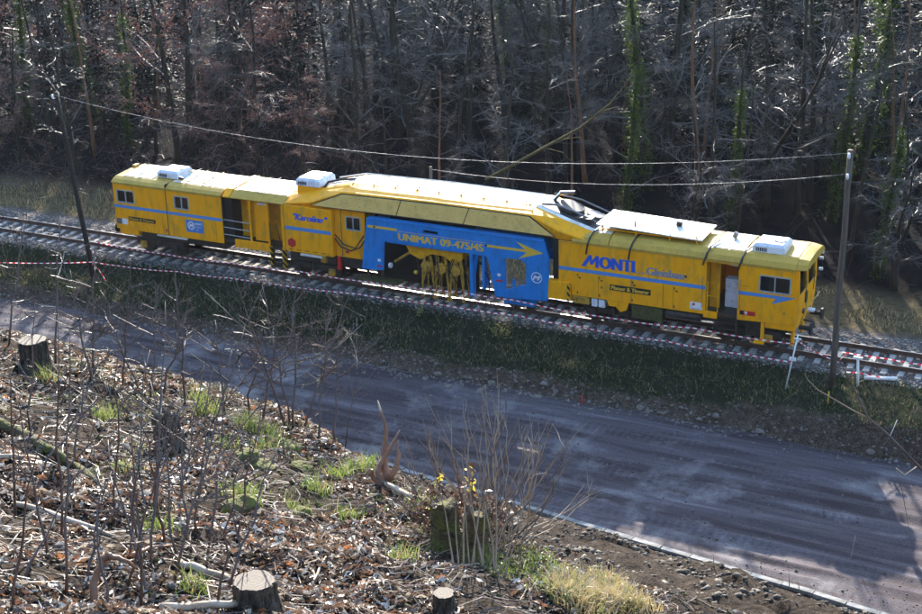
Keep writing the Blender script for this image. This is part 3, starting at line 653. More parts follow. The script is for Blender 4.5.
P_('red_bracket', MB().box(-4.2, -4.05, -1.3, -1.15, .7, 1.3), 'red', 0)
# --- blue satellite frame
BO = [(-2.42, 3.36), (-2.76, 1.06), (-1.72, 1.12), (-1.62, 2.40), (-1.5, 2.48), (2.25, 2.45), (3.30, 2.39), (3.63, .70), (5.98, .83), (6.07, 2.63), (5.80, 3.42)]
HO = [[(4.10, 1.05), (5.05, 1.40), (5.05, 2.25), (4.85, 2.47), (4.10, 2.47)], rect(.28, 1.02, 3.06, 3.2, .07)]
bf = P_('blue_frame', MB().plate(BO, HO, -1.62, -1.50), 'blue', .012)
P_('blue_frame', MB().plate([(-2.42, 3.36), (-2.6, 1.5), (5.98, 1.5), (6.07, 2.63), (5.80, 3.42)], [], 1.50, 1.62), 'blue', .012)  # unseen far plate; solid shape made up to block the sun
P_('shade_backing', MB().box(-2.75, 2.25, -.34, -.26, .3, 3.3), 'black', 0)  # black sheet added behind the tamping gear to stop light and read as shade
P_('frame_flange', MB().box(-2.4, 5.78, -1.66, -1.3, 3.37, 3.42), 'blue', .01); P_('frame_flange', MB().box(-1.5, 2.2, -1.60, -1.35, 2.40, 2.445), 'blue', .01)
for a, b in ((-2.4, -2.0), (5.2, 5.7), (2.3, 2.7)): P_('cross_beam', MB().box(a, b, -1.49, 1.49, 2.7, 3.25), 'blue', .02)
P_('frame_rib', MB().box(2.45, 2.6, -1.6, -1.3, .5, 2.42).box(3.0, 3.12, -1.55, -1.3, .9, 2.38), 'blue', .015)
B_('yellow_stripe', 'textyellow', -2.38, -.95, -1.628, -1.622, 2.99, 3.10, bevel=0)
P_('stripe_dot', MB().tube([(-2.05, -1.634, 3.05), (-2.05, -1.628, 3.05)], .05, 10), 'black', 0)
text('UNIMAT 09-475/4S', -.88, 3.12, 2.60, 2.92, -1.625, 'textyellow', T, bold=0.080)
B_('yellow_line', 'textyellow', -.9, 3.2, -1.627, -1.622, 2.985, 3.0, bevel=0)
P_('arrow', MB().plate([(3.28, 2.83), (5.1, 2.83), (4.72, 2.52), (5.82, 2.88), (4.62, 3.24), (5.0, 2.94), (3.28, 2.94)], [], -1.629, -1.622), 'textyellow', 0)
P_('stripe_dot', MB().tube([(3.26, -1.636, 2.9), (3.26, -1.63, 2.9)], .05, 10), 'black', 0)
lg = P_('logo_ring', MB().plate([(5.52+.24*math.cos(k*.3142), 1.79+.24*math.sin(k*.3142)) for k in range(20)], [[(5.52+.205*math.cos(k*.3142), 1.79+.205*math.sin(k*.3142)) for k in range(20)]], -1.628, -1.622), 'white', 0)
text('M', 5.36, 5.68, 1.69, 1.88, -1.626, 'white', lg, shear=.35, bold=0.110)
B_('label_plate', 'red', 3.66, 3.98, -1.628, -1.622, 1.38, 1.46, bevel=0); B_('label_plate', 'red', -2.0, -1.75, -1.628, -1.622, 1.26, 1.33, bevel=0); B_('label_plate', 'white', -1.95, -1.8, -1.628, -1.622, 1.5, 1.62, bevel=0)
B_('label_plate', 'white', 3.75, 3.9, -1.628, -1.622, 1.62, 1.74, bevel=0)
P_('foot_plate', MB().box(-3.0, -1.0, -1.7, -1.1, .50, .62), 'moss', .02)
for a in (-2.6, -1.9): P_('hanger', MB().box(a, a+.1, -1.5, -1.4, .62, 1.07), 'rust', 0)
P_('lifting_unit', MB().box(3.9, 5.3, -1.35, -1.0, .35, .8).tube([(4.4, -1.4, .5), (4.4, -1.4, 1.5)], .07, 10).tube([(4.75, -1.4, .5), (4.75, -1.4, 1.3)], .06, 10), 'blue', .01)
P_('lifting_unit', MB().box(3.9, 5.3, 1.0, 1.35, .35, .8).tube([(4.4, 1.4, .5), (4.4, 1.4, 1.5)], .07, 10), 'blue', .01)
P_('lifting_roller', MB().tube([(4.2, -1.05, .2), (4.2, -.6, .2)], .17, 16).tube([(4.95, -1.05, .2), (4.95, -.6, .2)], .17, 16), 'dark', 0)
P_('hydraulic_cylinder', MB().tube([(2.5, -1.35, 1.2), (2.72, -1.35, 2.4)], .07, 10).tube([(3.2, -1.3, 1.0), (3.0, -1.3, 2.3)], .06, 10), 'blue', 0)
P_('piston', MB().tube([(2.45, -1.35, .5), (2.5, -1.35, 1.25)], .035, 8), 'chrome', 0)
P_('hydraulic_hose', MB().tube([(2.9, -1.4, 2.3), (3.05, -1.5, 1.8), (3.3, -1.45, 1.3), (3.2, -1.3, .8)], .025, 6).tube([(2.3, -1.4, 2.2), (2.2, -1.5, 1.5), (2.4, -1.4, .9)], .025, 6).tube([(2.75, -1.2, 2.2), (3.3, -1.35, 1.6), (2.8, -1.3, 1.0)], .022, 6), 'black', 0)
# --- tamping units
for s in (-1, 1):
    yo = s*1.02
    P_('tamping_housing', MB().plate([(-.75, 2.42), (2.05, 2.42), (2.0, 2.0), (1.6, 1.75), (1.1, 2.05), (.5, 2.05), (0, 1.75), (-.5, 1.95)], [], yo-.35, yo+.35), 'yellow_in', .03)
    for k, X in enumerate((.15, .45, .8, 1.15, 1.5, 1.85)):
        for yy in (-.26, .26):
            lean = (.12 if k % 2 else -.12)
            P_('tamping_arm', MB().tube([(X, yo+yy, 1.95), (X+lean*.6, yo+yy, 1.35), (X+lean, yo+yy, .7)], [.06, .075, .05], 8), 'ochre', 0)
            P_('tine', MB().tube([(X+lean, yo+yy, .75), (X+lean*1.1, yo+yy, .12)], [.035, .022], 8).box(X+lean-.06, X+lean+.06, yo+yy-.02, yo+yy+.02, .05, .14), 'ochre', 0)
        P_('squeeze_cylinder', MB().tube([(X-.1, yo-.4*s, 1.0+.12*(k % 3)), (X+.22, yo-.4*s, 1.25-.1*(k % 2))], .075, 10), 'dark' if k % 2 else 'ochre', 0)
    P_('eccentric_shaft', MB().tube([(.0, yo-.34*s, 1.55), (2.0, yo-.34*s, 1.55)], .13, 12), 'dark', 0)
    for X in (.3, 1.0, 1.7): P_('flywheel', MB().tube([(X, yo+s*.33, 1.5), (X, yo+s*.44, 1.5)], .24, 18).tube([(X, yo+s*.44, 1.5), (X, yo+s*.5, 1.5)], .09, 12), 'ochre', 0)
    P_('side_cylinder', MB().tube([(-.35, yo, 1.9), (-.2, yo, .95)], .08, 10), 'dark', 0)
    P_('tool_lamp', MB().tube([(-.3, yo+s*.35, 1.15), (-.18, yo+s*.35, 1.15)], .08, 10), 'textyellow', 0)
    for k in range(8):
        x = random.uniform(-.3, 2.1); P_('hydraulic_hose', MB().tube([(x, yo+s*.38, 2.0), (x+random.uniform(-.3, .3), yo+s*.5, 1.5), (x+random.uniform(-.2, .2), yo+s*.42, .9)], .022, 6), random.choice(('black', 'ochre')), 0)
P_('support_arm', MB().tube([(-1.4, -1.1, 1.4), (-.2, -1.1, 2.2)], .06, 8), 'ochre', 0)
P_('work_lamp', MB().tube([(-1.45, -1.5, 1.35), (-1.35, -1.5, 1.35)], .12, 12), 'acwhite', 0)
# --- right car
RC = [(6.42, 1.62), (6.98, 1.62), (6.98, 1.2), (12.55, 1.2), (12.55, 1.08), (13.1, 1.08), (13.1, 1.36), (12.62, 1.36), (12.62, 3.38), (13.9, 3.38), (13.9, 1.18), (16.14, 1.28), (16.2, 2.2), (16.15, 3.47), (6.42, 3.47)]
WR = (14.72, 15.92, 2.49, 3.14)
P_('side_wall', MB().plate(RC, [rect(*WR, .08)], YS, YS+.06), 'yellow', .012)
P_('side_wall', MB().plate([(6.42, 1.2), (16.14, 1.2), (16.2, 2.2), (16.15, 3.47), (6.42, 3.47)], [rect(*WR, .08), rect(12.7, 13.8, 2.3, 3.1, .05)], 1.39, 1.45), 'yellow', .012)
window(*WR, YS); window(*WR, 1.45, dirn=1); window(12.7, 13.8, 2.3, 3.1, 1.45, dirn=1, split=False)
P_('curtain', MB().box(14.76, 14.84, YS+.08, YS+.1, 2.5, 3.1), 'red', 0)
P_('front_wall', MB().plate([(16.12, 1.25), (16.175, 2.38), (16.235, 2.38), (16.18, 1.25)], [], YS+.061, 1.389), 'yellow', 0)
for ya, yb in ((YS+.061, YS+.22), (1.23, 1.389), (-.05, .05)): P_('windscreen_frame', MB().loft([[(16.172, y0, 2.385), (16.24, y0, 2.385), (16.20, y0, 3.47), (16.12, y0, 3.47)] for y0 in (ya, yb)]), 'yellow', 0)
P_('windscreen', MB().loft([[(16.17, y0, 2.385), (16.2, y0, 2.385), (16.15, y0, 3.44), (16.12, y0, 3.44)] for y0 in (YS+.1, 1.35)]), 'glass', 0)
for y in (-.6, .7): P_('wiper', MB().tube([(16.3, y, 2.05), (16.26, y+.25, 2.75)], .015, 6), 'black', 0)
P_('front_frame', MB().tube([(16.3, -1.2, 1.3), (16.5, -1.2, 1.9), (16.45, -1.2, 2.9)], .025, 6).tube([(16.3, -.4, 1.3), (16.5, -.4, 1.8)], .025, 6).tube([(16.5, -1.2, 1.9), (16.5, .9, 1.9)], .025, 6), 'ochre', 0)
P_('mirror', MB().box(16.5, 16.56, -1.55, -1.32, 2.3, 2.75), 'black', .02)
P_('front_lamp', MB().box(16.5, 16.75, -1.0, -.75, 1.75, 1.85), 'acwhite', .02)
B_('stripe', 'stripe', 6.43, 12.6, YS-.008, YS-.002, 2.24, 2.39, bevel=0)
P_('stripe', MB().plate([(13.92, 2.24), (15.4, 2.27), (15.22, 2.02), (16.16, 2.39), (13.92, 2.39)], [], YS-.009, YS-.002), 'stripe', 0)
text('ONTI', 8.22, 9.66, 2.52, 3.02, YS-.006, 'textblue', T, bold=.10)
P_('lettering', MB().plate([(7.42, 2.52), (7.60, 2.52), (7.78, 2.80), (7.80, 2.62), (7.90, 2.62), (8.02, 2.80), (8.02, 2.52), (8.17, 2.52), (8.17, 3.02), (8.05, 3.02), (7.88, 2.80), (7.86, 3.02), (7.74, 3.02)], [], YS-.009, YS-.002), 'textblue', 0)
text('GmbH', 9.7, 10.18, 2.51, 2.62, YS-.006, 'textgrey', T); text('Gleisbau', 10.2, 11.72, 2.52, 2.84, YS-.006, 'textgrey', T, bold=0.080)
P_('stripe_dot', MB().tube([(11.8, YS-.01, 2.66), (11.8, YS, 2.66)], .055, 10), 'black', 0)
npl = B_('name_plate', 'black', 8.66, 10.38, YS-.022, YS-.003, 1.66, 1.9, bevel=0)
text('Plasser & Theurer', 8.73, 10.31, 1.70, 1.86, YS-.026, 'textyellow', npl, bold=0.100)
lp = B_('label_plate', 'white', 12.0, 12.5, YS-.012, YS-.003, 1.36, 1.66, bevel=0); B_('red_mark', 'red', 12.1, 12.2, YS-.018, YS-.013, 1.52, 1.62, bevel=0, parent=lp); B_('blue_mark', 'signblue', 12.05, 12.45, YS-.018, YS-.013, 1.39, 1.41, bevel=0, parent=lp)
lp = B_('label_plate', 'red', 14.0, 14.62, YS-.012, YS-.003, 1.42, 1.6, bevel=0); B_('black_mark', 'black', 14.02, 14.16, YS-.018, YS-.013, 1.43, 1.59, bevel=0, parent=lp); text('9', 14.2, 14.3, 1.44, 1.58, YS-.016, 'white', lp, bold=0.110)
for x, z in ((15.75, 1.72), (8.3, 1.72), (6.5, 1.5)): P_('warning_triangle', MB().plate([(x-.08, z-.06), (x+.08, z-.06), (x, z+.08)], [], YS-.1 if x < 6.6 else YS-.01, YS-.09 if x < 6.6 else YS-.003), 'ochre', 0)
B_('door_seam', 'dark', 10.88, 10.9, YS-.005, YS-.001, 1.25, 2.2, bevel=0); B_('door_seam', 'dark', 13.98, 14.35, YS-.005, YS-.001, 2.6, 2.61, bevel=0)
P_('bulkhead', MB().box(6.43, 6.49, YS+.07, 1.38, 1.2, 3.46), 'dark', 0)
P_('floor', MB().box(6.5, 16.1, YS+.07, 1.38, 1.22, 1.3), 'dark', 0)
P_('partition', MB().box(12.5, 12.56, YS+.07, 1.38, 1.31, 3.46), 'yellow_in', 0); P_('partition', MB().plate(rect(-.7, 1.38, 1.31, 3.46), [], 0, .05), 'yellow_in', 0).matrix_local = Matrix(((0, 1, 0, 13.92), (1, 0, 0, 0), (0, 0, 1, 0), (0, 0, 0, 1)))
P_('inner_door', MB().box(12.6, 13.0, -.8, -.75, 1.31, 3.4), 'yellow_in', 0)
P_('grey_locker', MB().box(13.15, 13.85, -.6, -.2, 1.31, 2.5), 'acwhite', .02)
P_('handrail', MB().tube([(12.68, YS+.05, 1.36), (12.68, YS+.05, 2.55), (13.1, YS+.05, 2.55), (13.1, YS+.05, 1.36)], .025, 8).tube([(12.68, YS+.05, 1.98), (13.1, YS+.05, 1.98)], .022, 8), 'yellow_in', 0)
P_('seat', MB().box(14.6, 15.2, -.6, 0, 1.35, 1.95).box(14.6, 14.72, -.6, 0, 1.95, 2.8), 'black', .04)
P_('control_desk', MB().box(15.5, 16.0, -1.1, 1.1, 1.35, 2.2), 'dark', .03)
for k in range(4): P_('step', MB().box(13.12, 13.88, YS-.02+k*.03, YS+.3, .42+k*.25, .46+k*.25), 'dark', 0)
P_('step_side', MB().box(13.86, 13.9, YS-.02, YS+.3, .4, 1.17), 'dark', 0)
P_('dark_gap_fill', MB().box(6.12, 6.41, -1.3, 1.3, 1.75, 3.5), 'black', 0)  # black box added so the gap beside the blue frame looks shaded
P_('toolbox', MB().box(5.98, 6.96, -1.56, -1.2, .95, 1.74), 'yellow', .02); P_('hazard_strip', MB().box(6.84, 6.97, -1.575, -1.562, .97, 1.72), 'hazard', 0)
P_('underframe', MB().box(6.5, 16.0, -1.15, 1.15, .85, 1.19), 'dark', 0)
P_('fuel_tank', MB().box(9.55, 10.85, -1.38, -.9, .55, 1.15), 'moss', .04); P_('yellow_bracket', MB().plate([(8.5, 1.19), (9.45, 1.19), (9.35, .85), (9.1, .75), (8.9, .95), (8.6, .95)], [], -1.42, -1.30), 'yellow', .01)
P_('battery_box', MB().box(7.85, 8.1, -1.42, -1.1, .82, 1.15).box(8.16, 8.42, -1.42, -1.1, .82, 1.15), 'acwhite', .02)
P_('air_tank', MB().tube([(11.0, -1.2, .95), (12.4, -1.2, .95)], .17, 14), 'dark', 0); P_('hose_box', MB().box(7.0, 7.75, -1.4, -1.0, .85, 1.18), 'ochre', .02)
P_('yellow_guard', MB().box(14.85, 14.98, -1.45, -1.32, .42, 1.2).box(14.6, 15.0, -1.5, -1.3, .32, .42), 'yellow', .015)
P_('rail_guard', MB().box(15.9, 16.0, -.9, -.6, .2, .9).box(15.9, 16.0, .6, .9, .2, .9), 'yellow', .02); P_('front_skirt', MB().box(15.0, 16.15, YS+.05, 1.4, 1.0, 1.25), 'yellow', .02)
P_('coupling', MB().tube([(16.15, 0, 1.0), (16.55, 0, .98), (16.6, 0, .75)], .05, 8), 'dark', 0)
for x in (8.15, 9.55, 11.3): B_('door_seam', 'dark', x, x+.012, YS-.004, YS-.001, 1.24, 2.22, bevel=0)
for x in (7.3, 8.25, 9.65, 11.4):
    P_('door_handle', MB().box(x, x+.1, YS-.035, YS-.001, 1.98, 2.02), 'black', 0)
    for z in (1.35, 2.1): B_('hinge', 'dark', x-.06, x-.02, YS-.02, YS-.001, z-.05, z+.05, bevel=0)
for x in (-15.9, -14.4, -13.5, -12.9, -10.5): B_('door_seam', 'dark', x, x+.01, YS-.004, YS-.001, 1.24, 2.2 if x > -14 else 1.4, bevel=0)
P_('grab_rail', MB().tube([(12.5, YS-.01, 1.5), (12.5, YS-.09, 1.55), (12.5, YS-.09, 2.7), (12.5, YS-.01, 2.75)], .014, 6), 'grey', 0); P_('grab_rail', MB().tube([(14.0, YS-.01, 1.6), (14.0, YS-.09, 1.65), (14.0, YS-.09, 2.8), (14.0, YS-.01, 2.85)], .014, 6), 'grey', 0)
P_('drip_rail', MB().box(6.43, 16.1, YS-.03, YS-.001, 3.43, 3.46), 'cream', 0); P_('drip_rail', MB().box(-16.2, -10.12, YS-.03, YS-.001, 3.385, 3.415), 'cream', 0)
for k in range(9): P_('pipe_clamp', MB().box(7.2+k*.62, 7.28+k*.62, -1.3, -1.16, .86, 1.0), 'dark', 0)
P_('brake_pipe', MB().tube([(6.6, -1.3, .93), (9.4, -1.3, .93)], .025, 6).tube([(11, -1.32, .8), (13, -1.32, .8)], .025, 6), 'rust', 0)
# right roof
ro = MB(); pr = lambda dz: [(-1.47, 3.475), (-1.47, 3.53), (-1.33, 3.70+dz*.5), (-1.05, 3.84+dz), (0, 3.92+dz), (1.05, 3.84+dz), (1.33, 3.70+dz*.5), (1.47, 3.53), (1.47, 3.475)]
for a, b in ((7.0, 8.55), (8.58, 12.58), (12.62, 13.98), (14.02, 16.1)):
    P_('roof_shell', MB().loft([[(x, y, z) for y, z in pr(0)] for x in (a, b)]), 'cream', .01)
P_('roof_visor', MB().loft([[(x, y*(1-k*.06), lerp(z, 3.6, k*.2)) for y, z in pr(0)] for x, k in ((16.11, 0), (16.5, 1))]), 'cream', .02)
for x in (7.75, 9.55, 12.6, 14.0):
    P_('strap', MB().tube([(x-.12, -1.50, 3.05 if x < 12 else 3.25), (x-.05, -1.51, 3.5), (x, -1.36, 3.74), (x+.05, -1.06, 3.90), (x+.2, -.4, 3.98)], .035, 8), 'black', 0)
roofplate(12.7, 13.3, -.98, .98, 3.85); roofplate(13.36, 13.95, -.98, .98, 3.85); roofplate(15.62, 16.05, -.98, .98, 3.85, 'cream')
roofplate(7.1, 8.5, -.98, .98, 3.85)
rp = P_('raised_roof_panel', MB().loft([[(x, y, z+dz) for y, dz in ((-.98, -.02), (.95, .03), (.95, -.02), (-.98, -.07))] for x, z in ((7.85, 4.22), (12.25, 4.08))]), 'white_roof', .01)
for x in (8.1, 9.5, 10.9, 12.0):
    for y in (-.85, .8): P_('panel_post', MB().box(x-.03, x+.03, y-.03, y+.03, 3.86, 4.15), 'yellow', 0)
P_('panel_rail', MB().box(8.1, 12.0, -.9, -.84, 3.98, 4.02), 'yellow', 0); P_('black_block', MB().box(8.7, 11.8, -.5, .6, 3.93, 4.04), 'black', 0)  # plain black block in the gap under the raised panel
P_('panel_latch', MB().box(10.85, 11.05, .1, .3, 4.15, 4.32), 'black', .01); P_('roof_lamp', MB().tube([(9.4, -.7, 4.18), (9.4, -.7, 4.45)], .03, 8), 'black', 0)
ac(14.22, 15.5, -.9, .35, 3.84, 4.2)
P_('roof_horn', MB().tube([(13.2, .2, 3.95), (13.3, .2, 4.15)], .1, 10), 'grey', 0)
for z in (3.45, 3.2, 2.75): P_('marker_lamp', MB().tube([(16.35, 1.2, z), (16.5, 1.2, z)], .06, 10), 'acwhite', 0)

# ------------------------------------------------------------------ woodland behind the track
def wander(p, d, L, n, bend, rs, up=0):
    pts = [Vector(p)]; d = Vector(d).normalized(); st = L/n
    for _ in range(n):
        d = (d+Vector((rs.uniform(-bend, bend), rs.uniform(-bend, bend), rs.uniform(-bend, bend)+up))).normalized(); pts.append(pts[-1]+d*st)
    return pts
def bare_tree(seed, h, r0_, limb0=.18, nl=20, spread=.42, droop=0, fork=False, bend=.07, tw=1.0):
    rs = random.Random(seed); tr = MB(); cr = MB()
    stems = [wander((0, 0, -.3), (rs.uniform(-.06, .06), rs.uniform(-.06, .06), 1), h, 9, bend, rs, .05)]
    rads = [[r0_*(1-.82*i/9)*(1.35 if i == 0 else 1) for i in range(10)]]
    if fork:
        for _ in range(2):
            i0 = rs.choice((1, 2, 3)); p = stems[0][i0]
            stems.append(wander(p, (rs.uniform(-.6, .6), rs.uniform(-.6, .6), 1), h*.75, 8, bend*1.6, rs, .08)); rads.append([r0_*.6*(1-.8*i/8) for i in range(9)])
    for st, rd in zip(stems, rads): tr.tube(st, rd, 8)
    for st, rd in zip(stems, rads):
        n = len(st)-1
        for k in range(nl if st is stems[0] else nl//2):
            t = limb0+(1-limb0)*(k+rs.random())/(nl if st is stems[0] else nl//2); i = min(n-1, int(t*n)); p = st[i].lerp(st[i+1], t*n-i)
            a = rs.uniform(0, 6.28); L = h*spread*(1-.6*t)*rs.uniform(.55, 1.15); rb = max(.016, rd[i]*.32*(1-.3*t))
            lb = wander(p, (math.cos(a), math.sin(a), rs.uniform(.05, .75)-droop), L, 6, .22, rs, .02-droop*.15)
            cr.tube(lb, [rb*(1-.8*q/6)+.006 for q in range(7)], 4, False)
            for q in range(1, 7):
                for _ in range((2 if q > 1 else 1) if t < .62 else rs.choice((0, 1))):
                    d0 = (lb[q]-lb[q-1]).normalized(); b2 = wander(lb[q], d0+Vector((rs.uniform(-1, 1), rs.uniform(-1, 1), rs.uniform(-.5, .6)-droop*.3)), L*rs.uniform(.22, .5), 4, .25, rs, -droop*.1)
                    cr.tube(b2, [.012*tw, .010*tw, .009*tw, .008*tw, .006*tw], 3, False)
                    for w in range(1, 5):
                        for _ in range(2 if t < .62 else 0):
                            b3 = wander(b2[w], (b2[w]-b2[w-1]).normalized()+Vector((rs.uniform(-1, 1), rs.uniform(-1, 1), rs.uniform(-.8, .5))), rs.uniform(.25, .7), 2, .3, rs)
                            cr.tube(b3, [.006*tw, .005*tw, .004*tw], 3, False)
    return tr, cr, stems[0]
def leaves(pts, size, rs, drop=0):
    n = len(pts); d = np.random.RandomState(rs.randint(0, 9999))
    a = d.normal(size=(n, 3)); a /= np.linalg.norm(a, axis=1)[:, None]; b = d.normal(size=(n, 3)); b -= a*(a*b).sum(1)[:, None]; b /= np.linalg.norm(b, axis=1)[:, None]
    c = np.cross(a, b); s = size*d.uniform(.6, 1.3, n)[:, None]; p = np.asarray(pts)
    Vv = np.stack([p-a*s, p-b*s*.55+c*s*.15, p+a*s, p+b*s*.55+c*s*.15], 1).reshape(-1, 3)
    return Vv, np.arange(n*4).reshape(n, 4)
PROTO = []
specs = [(1, 12.5, .21, .14, 15, .36, .0, False, 'bark', 'twig', 'plain'), (2, 12, .17, .18, 14, .40, .05, False, 'bark', 'twig', 'plain'), (3, 12, .22, .12, 16, .38, .12, True, 'bark', 'twig', 'fork'),
         (4, 12, .14, .25, 14, .34, .0, False, 'barkbrown', 'twig', 'brown'), (5, 12, .21, .18, 12, .38, .1, False, 'bark', 'twig', 'ivy'), (6, 12, .18, .12, 17, .42, .05, False, 'bark', 'twigred', 'russet'),
         (8, 12, .24, .2, 13, .42, .15, True, 'bark', 'twigred', 'russet'), (9, 12, .26, .16, 14, .36, .05, False, 'bark', 'twig', 'ivy'), (10, 12.5, .15, .4, 7, .24, .0, False, 'bark', 'twig', 'slim'), (12, 12.5, .12, .5, 6, .22, .05, False, 'barkbrown', 'twig', 'slim')]
for seed, h, r, l0, nl, sp, dr, fk, bk, tk, typ in specs:
    rs = random.Random(seed*11); tr, cr, stem = bare_tree(seed, h, r, l0, nl, sp, dr, fk)
    d = {'trunk': tr.mesh('trunk', bk, True), 'crown': cr.mesh('crown', tk)}
    if typ == 'ivy':
        P = []
        for _ in range(5200):
            t = rs.random()**.9*.8; i = int(t*9); q = stem[i].lerp(stem[i+1], t*9-i); a = rs.uniform(0, 6.28); rr = r*(1-.7*t)+abs(rs.gauss(.04, .17))*max(.1, 1+2.2*noise.noise(Vector((math.cos(a), q.z*.8, seed+math.sin(a)))))
            if noise.noise(Vector((math.cos(a)*1.2, q.z*.7, seed*3+math.sin(a)))) < -.08+rs.gauss(0, .1): continue
            P.append((q.x+math.cos(a)*rr, q.y+math.sin(a)*rr, q.z+rs.gauss(0, .1)))
        Vv, Ff = leaves(P, .07, rs); d['ivy'] = raw_mesh('ivy', Vv, Ff, ['ivy'])
    if typ == 'russet':
        P = []; cv = cr.v
        for _ in range(2600):
            q = rs.choice(cv); P.append((q[0]+rs.gauss(0, .06), q[1]+rs.gauss(0, .06), q[2]+rs.gauss(0, .06)))
        Vv, Ff = leaves(P, .055, rs); d['leaves'] = raw_mesh('leaves', Vv, Ff, ['russet'])
    PROTO.append((d, typ))
def pxof(P):
    d = Vector(P)-CAM; return 461+FPX*d.dot(cR)/d.dot(cF)
MARK = [(70, 'the dark leaning pole'), (150, 'the windowed end of the long car'), (215, 'the car with the blue sign'), (275, 'the open platform'), (345, 'the small operator cab'), (430, 'the arched beam'), (530, 'the blue frame'), (600, 'the black engine bay'), (700, 'the raised white roof panel'), (765, 'the open doorway'), (835, 'the driving cab'), (2000, 'the grey wooden pole')]
def where(x, y, sc):
    u = pxof((x, y, zt(x, y)+2)); m = [b for a, b in MARK if u < a][0]
    return (' close' if y < 12 else ' some way' if y < 22 else ' far')+' behind '+m
def tree(k, x, y, rz, sc, label, group=None, name='bare_tree', lean=(0, 0)):
    d, typ = PROTO[k]; root = empty(name, (x, y, zt(x, y))); root.rotation_euler = (lean[0], lean[1], rz); root.scale = (sc, sc, sc*random.uniform(.92, 1.08))
    for nm, me in d.items(): link(nm, me, root)
    tag(root, label+where(x, y, sc), 'tree', group); return root
TG = 'bare trees in the wood behind the track'
LB = {'slim': 'slim straight trunk with few branches', 'plain': 'bare grey tree', 'fork': 'bare forked grey tree', 'brown': 'slim brown stemmed bare tree',
      'ivy': 'ivy clad bare tree', 'russet': 'russet leaved tree'}
# trunks one can pick out in the photograph: (px at v=150, distance behind track, prototype, scale)
named = [(72, 9, 0, 1.0), (128, 13, 4, .9), (178, 12, 5, 1.25), (192, 13, 0, 1.2), (243, 15, 5, 1), (258, 14, 1, 1), (300, 11, 6, .8), (333, 16, 1, 1), (357, 13, 0, .9), (412, 16, 2, .9), (438, 9, 3, .85), (506, 9, 0, .95), (548, 13, 1, 1), (586, 16, 3, 1),
         (626, 11, 4, .9), (648, 16, 7, 1), (694, 8.5, 2, .75), (712, 10, 1, 1), (735, 12, 7, .8), (800, 15, 1, 1.1), (812, 17, 0, 1.0), (836, 15, 4, 1), (886, 9, 7, .9), (905, 8, 2, .9), (30, 14, 7, .9), (98, 17, 4, 1), (470, 18, 1, 1), (768, 15, 2, 1), (860, 20, 4, 1.1), (215, 9, 6, .7), (385, 10, 1, .8), (20, 10, 6, .8), (670, 20, 0, 1.1), (560, 21, 2, 1)]
spots = []
for u, y, k, sc in named:
    p = on_y(u, 150, y); tree(k, p.x, y, random.uniform(0, 6.28), sc*min(1.1, .78+(y-8)*.025), LB[PROTO[k][1]], TG); spots.append((p.x, y))
rs = random.Random(5); cnt = 0
while cnt < 62:
    y = rs.uniform(14, 44); u = rs.uniform(-60, 980); p = on_y(u, 120, y)
    if min((a-p.x)**2+(b-y)**2 for a, b in spots) < 3.2: continue
    k = rs.choice((5, 6, 5, 0, 1, 4) if u < 340 else (0, 1, 2, 2, 3, 4, 7, 1))
    tree(k, p.x, y, rs.uniform(0, 6.28), rs.uniform(.85, 1.1), LB[PROTO[k][1]], TG); spots.append((p.x, y)); cnt += 1
cnt = 0
while cnt < 44:
    y = rs.uniform(9, 30); u = rs.uniform(-30, 960); p = on_y(u, 120, y)
    if min((a-p.x)**2+(b-y)**2 for a, b in spots) < 1.2: continue
    k = rs.choice((8, 8, 9)); tree(k, p.x, y, rs.uniform(0, 6.28), rs.uniform(.8, 1.1)*min(1, .8+(y-8)*.02), LB['slim'], TG); spots.append((p.x, y)); cnt += 1
# leaning mossy stem caught by the light
lt = MB().tube([on_y(486, 180, 8), on_y(540, 150, 7.5), on_y(580, 128, 7.2), on_y(610, 104, 7), on_y(625, 85, 7)], [.09, .075, .06, .045, .02], 8)
for a, b in (((545, 148), (575, 165)), ((560, 140), (590, 142)), ((590, 120), (575, 95)), ((600, 112), (628, 110))): lt.tube([on_y(*a, 7.4), on_y((a[0]+b[0])/2+3, (a[1]+b[1])/2-4, 7.2), on_y(*b, 7)], [.03, .02, .01], 5)
o = lt.build('fallen_tree', 'moss', None, True); tag(o, 'thin mossy stem leaning diagonally against the trees behind the track', 'tree')
# dark evergreens closing the wood; nearer rows added to darken and shade its floor
def conifer(seed, h):
    rs = random.Random(seed); P = []; tr = MB().tube([(0, 0, -.3), (0, 0, h*.5), (0, 0, h)], [.2, .13, .03], 7); Vv = []; Ff = []
    z = .4
    while z < h-.2:
        R = (h-z)*.24+.3; nb = 9
        for k in range(nb):
            a = rs.uniform(0, 6.28); L = R*rs.uniform(.7, 1.1); dx, dy = math.cos(a), math.sin(a)
            for j in range(13):
                t = (j+1)/13; c = Vector((dx*L*t, dy*L*t, z-.35*L*t*t+rs.uniform(-.06, .06))); s = .34*(1.1-.6*t)
                n1 = Vector((rs.gauss(0, 1), rs.gauss(0, 1), rs.gauss(0, .5))).normalized()*s; n2 = Vector((dx, dy, rs.uniform(-.6, .2)))*s*.8
                o_ = len(Vv); Vv += [tuple(c-n1*.5), tuple(c+n2), tuple(c+n1*.5)]; Ff.append((o_, o_+1, o_+2))
        z += .42
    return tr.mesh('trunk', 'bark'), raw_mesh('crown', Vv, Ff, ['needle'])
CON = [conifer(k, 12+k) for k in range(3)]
k = 0
